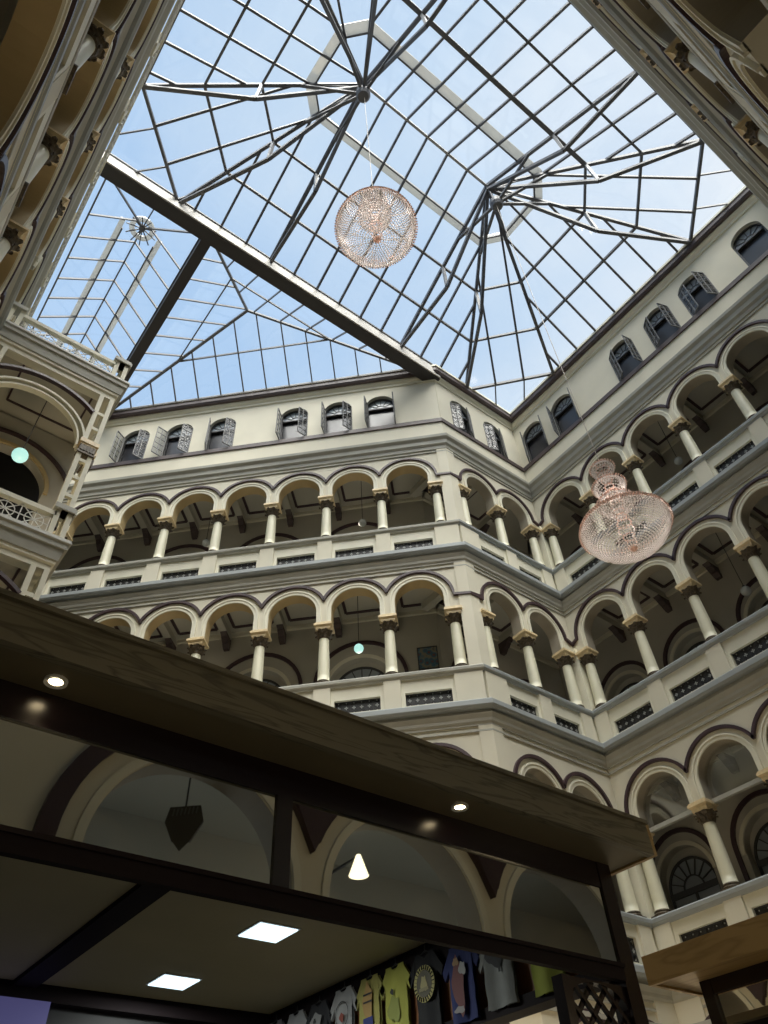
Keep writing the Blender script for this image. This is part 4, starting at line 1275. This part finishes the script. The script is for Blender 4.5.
tshirt(4.22, 1.65, .35, .45, (0.025, 0.035, 0.13), 'navy blue t-shirt with a tall red and white print', [('blob', (.16, .05, .05), (0.02, -.24, .06, .16, 1)), ('blob', (.35, .35, .35), (-.03, -.15, .035, .04, 2)), ('blob', (.30, .28, .28), (0.03, -.38, .05, .02, 2)), ('blob', (.32, .2, .1), (0.03, -.10, .03, .025, 3))])
tshirt(4.60, 1.70, .35, .48, (0.012, 0.012, 0.014), 'black t-shirt with a round yellow emblem', [('disc', (.40, .36, .14), (0.0, -.20, .085, .115)), ('ticks', (.05, .04, .03), (0, -.20, .10, 26)), ('disc', (.10, .09, .06), (0, -.20, .0, .083)), ('blob', (.34, .30, .14), (0, -.20, .035, .05, 3)), ('stripe', (.25, .22, .12), (-.0, -.235, .10, .02, 5))])
tshirt(4.95, 1.70, .35, .48, YEL, 'yellow t-shirt with a small dark mark, beside the black emblem one', [('blob', (.03, .03, .03), (0.02, -.17, .02, .02, 1)), ('blob', (.22, .24, .05), (0.0, -.28, .07, .08, 2))])
tshirt(5.27, 1.70, .35, .48, (0.34, 0.31, 0.09), 'mustard t-shirt with a striped orange and blue print', [('blob', (.38, .24, .08), (0, -.18, .06, .13, 1)), ('stripe', (.02, .03, .16), (0, -.30, .12, .06, 3)), ('stripe', (.03, .03, .03), (0, -.12, .11, .012, 4)), ('stripe', (.03, .03, .03), (0, -.17, .11, .012, 4))])
tshirt(5.62, 1.70, .35, .48, (0.36, 0.36, 0.36), 'white t-shirt with a thin outline drawing', [('disc', (.05, .05, .05), (0, -.18, .082, .09)), ('disc', (.05, .05, .05), (0, -.30, .05, .058)), ('blob', (.25, .06, .04), (0, -.20, .03, .03, 1))])
tshirt(5.98, 1.68, .35, .46, (0.03, 0.03, 0.035), 'black t-shirt with a grey speckled print, among the far ones', [('blob', (.26, .26, .26), (0, -.14, .08, .06, 1)), ('blob', (.03, .03, .03), (.02, -.13, .02, .02, 3))])
tshirt(6.32, 1.68, .35, .46, (0.30, 0.30, 0.31), 'pale grey t-shirt with two dark strokes, second from the far end', [('stripe', (.05, .05, .05), (-.04, -.18, .015, .10, 1)), ('stripe', (.05, .05, .05), (.04, -.18, .015, .10, 1))])
tshirt(6.66, 1.68, .35, .46, (0.16, 0.15, 0.17), 'dim grey t-shirt at the far end of the row', [])

# ---------------------------------------------------------------- lamps of the place, and unseen fill lights added to them
def point(name, loc, power, col, size=.1):
    l = bpy.data.lights.new(name, 'POINT'); l.energy = power; l.color = col; l.shadow_soft_size = size
    o = bpy.data.objects.new(name, l); o.location = loc; COL.objects.link(o)
def area(name, loc, rot, power, col, sx, sy):
    l = bpy.data.lights.new(name, 'AREA'); l.energy = power; l.color = col; l.shape = 'RECTANGLE'; l.size = sx; l.size_y = sy
    o = bpy.data.objects.new(name, l); o.location = loc; o.rotation_euler = rot; COL.objects.link(o)
def spot(name, loc, power, col, ang=1.6):
    l = bpy.data.lights.new(name, 'SPOT'); l.energy = power; l.color = col; l.spot_size = ang; l.spot_blend = .6; l.shadow_soft_size = .03
    o = bpy.data.objects.new(name, l); o.location = loc; COL.objects.link(o)
WARM = (1.0, 0.78, 0.48)
spot('downlight_lamp', (0.56, 2.86, 1.79), 2.5, WARM); spot('downlight_lamp', (2.77, 2.84, 1.79), 2.5, WARM); spot('downlight_lamp', (6.70, 3.42, 1.77), 2.5, WARM)
area('led_lamp', (2.85, 4.97, 1.75), (0, 0, 0), 13, (.9, .95, .9), .3, .3); area('led_lamp', (2.80, 6.32, 1.75), (0, 0, 0), 13, (.9, .95, .9), .3, .3)
point('landing_lamp', (0.5, 13.9, 12.9), 22, WARM, .15)
for x, y, z in ((5.05, 5.65, 18.25), (11.65, 5.65, 11.45)):  # unseen lights added inside the chandeliers to brighten their beads
    for k in range(4): point('chandelier_fill', (x + .55 * math.cos(k * PI / 2 + .4), y + .55 * math.sin(k * PI / 2 + .4), z), 5, (1.0, 0.9, 0.82), .12)
    point('chandelier_fill', (x, y, z + 1.1), 5, (1.0, 0.9, 0.82), .12)
for F in (FC, FB, FA):  # unseen fill lights added to brighten the galleries
    for lev in (4, 3, 2):
        for s in ([3.8, 9.7] if F.key == 'C' else [1.0] if F.key == 'B' else [2.0, 7.5]):
            x, y, z = F.P(s, -1.5, LV[lev]['b'] + 2.0)
            if F.key != 'A': point('gallery_fill', (x, y, z), 6, (1.0, .9, .74), .18)
for x in (3.2, 5.9, 8.6): point('arcade_fill', (x, YN - 1.6, 3.0), 9, (.85, .95, 1.0), .2)  # added cool fill, unseen, brightens the arcade mirrored in the kiosk
# unseen warm fill added at ground level to light the lower arcades
for x, y, pw in ((1.0, 0.6, 10), (9.5, 9.5, 130), (14.5, 9.0, 60), (6.0, 12.0, 200), (5.3, 0.9, 13)):
    point('shop_fill', (x, y, 1.0), pw, WARM, .3)

sl = bpy.data.lights.new('sun', 'SUN'); sl.energy = 5.6; sl.color = (1.0, 0.95, 0.86); sl.angle = math.radians(50)
so = bpy.data.objects.new('sun', sl); COL.objects.link(so); so.location = (8, 0, 40)
so.rotation_euler = Vector((0.22, 0.50, -1.0)).to_track_quat('-Z', 'Y').to_euler()
# ---------------------------------------------------------------- sky
w = bpy.data.worlds.new('sky'); scene.world = w; w.use_nodes = True
nt = w.node_tree; nt.nodes.clear()
out = nt.nodes.new('ShaderNodeOutputWorld'); bg = nt.nodes.new('ShaderNodeBackground')
tc = nt.nodes.new('ShaderNodeTexCoord'); mp = nt.nodes.new('ShaderNodeMapping'); mp.inputs['Location'].default_value = (0.3, 0.1, 0); mp.inputs['Scale'].default_value = (1.0, 1.0, 1.6)
n1 = nt.nodes.new('ShaderNodeTexNoise'); n1.inputs['Scale'].default_value = 2.2; n1.inputs['Detail'].default_value = 7; n1.inputs['Roughness'].default_value = 0.55
nt.links.new(tc.outputs['Generated'], mp.inputs['Vector']); nt.links.new(mp.outputs['Vector'], n1.inputs['Vector'])
# brighter cloud towards +x -y
dt = nt.nodes.new('ShaderNodeVectorMath'); dt.operation = 'DOT_PRODUCT'; dt.inputs[1].default_value = (0.75, -0.45, 0.0)
nt.links.new(tc.outputs['Generated'], dt.inputs[0])
ad = nt.nodes.new('ShaderNodeMath'); ad.operation = 'ADD'; nt.links.new(dt.outputs['Value'], ad.inputs[0]); nt.links.new(n1.outputs['Fac'], ad.inputs[1])
rp = nt.nodes.new('ShaderNodeValToRGB')
rp.color_ramp.elements[0].position = 0.35; rp.color_ramp.elements[0].color = (0.46, 0.645, 0.90, 1)
rp.color_ramp.elements[1].position = 0.95; rp.color_ramp.elements[1].color = (0.93, 0.96, 1.0, 1)
m_ = rp.color_ramp.elements.new(0.60); m_.color = (0.62, 0.76, 0.93, 1)
nt.links.new(ad.outputs[0], rp.inputs['Fac']); nt.links.new(rp.outputs['Color'], bg.inputs['Color'])
bg.inputs['Strength'].default_value = 0.78
nt.links.new(bg.outputs[0], out.inputs['Surface'])

# ---------------------------------------------------------------- camera
yaw, pit, rol, fpx = math.radians(39.828), math.radians(46.523), math.radians(-3.689), 740.066
fw = Vector((math.sin(yaw) * math.cos(pit), math.cos(yaw) * math.cos(pit), math.sin(pit)))
rt = Vector((math.cos(yaw), -math.sin(yaw), 0)); up = rt.cross(fw)
r_ = rt * math.cos(rol) + up * math.sin(rol); u_ = -rt * math.sin(rol) + up * math.cos(rol)
cd = bpy.data.cameras.new('camera'); cam = bpy.data.objects.new('camera', cd); COL.objects.link(cam)
cam.matrix_world = Matrix(((r_[0], u_[0], -fw[0], 0), (r_[1], u_[1], -fw[1], 0), (r_[2], u_[2], -fw[2], 0), (0, 0, 0, 1)))
cd.sensor_fit = 'HORIZONTAL'; cd.sensor_width = 36; cd.lens = fpx * 36 / 768; cd.clip_start = 0.05; cd.clip_end = 300
scene.camera = cam

# lift everything so that the floor lies at z = 0
for o in list(bpy.data.objects):
    if o.parent is None: o.location.z += EYE
scene.view_settings.view_transform = 'Standard'
scene.view_settings.look = 'None'
scene.view_settings.gamma = 1
scene.view_settings.use_curve_mapping = False
scene.view_settings.exposure = 0.42
try:
    scene.cycles.max_bounces = 8; scene.cycles.diffuse_bounces = 4; scene.cycles.transparent_max_bounces = 24
    scene.cycles.use_denoising = True
    scene.cycles.sample_clamp_indirect = 6
except Exception: pass
for l, n in LABELS.items():
    if len(n) > 1: print('SHARED LABEL', l, n)
    if not 4 <= len(l.split()) <= 16: print('LABEL LENGTH', len(l.split()), l)
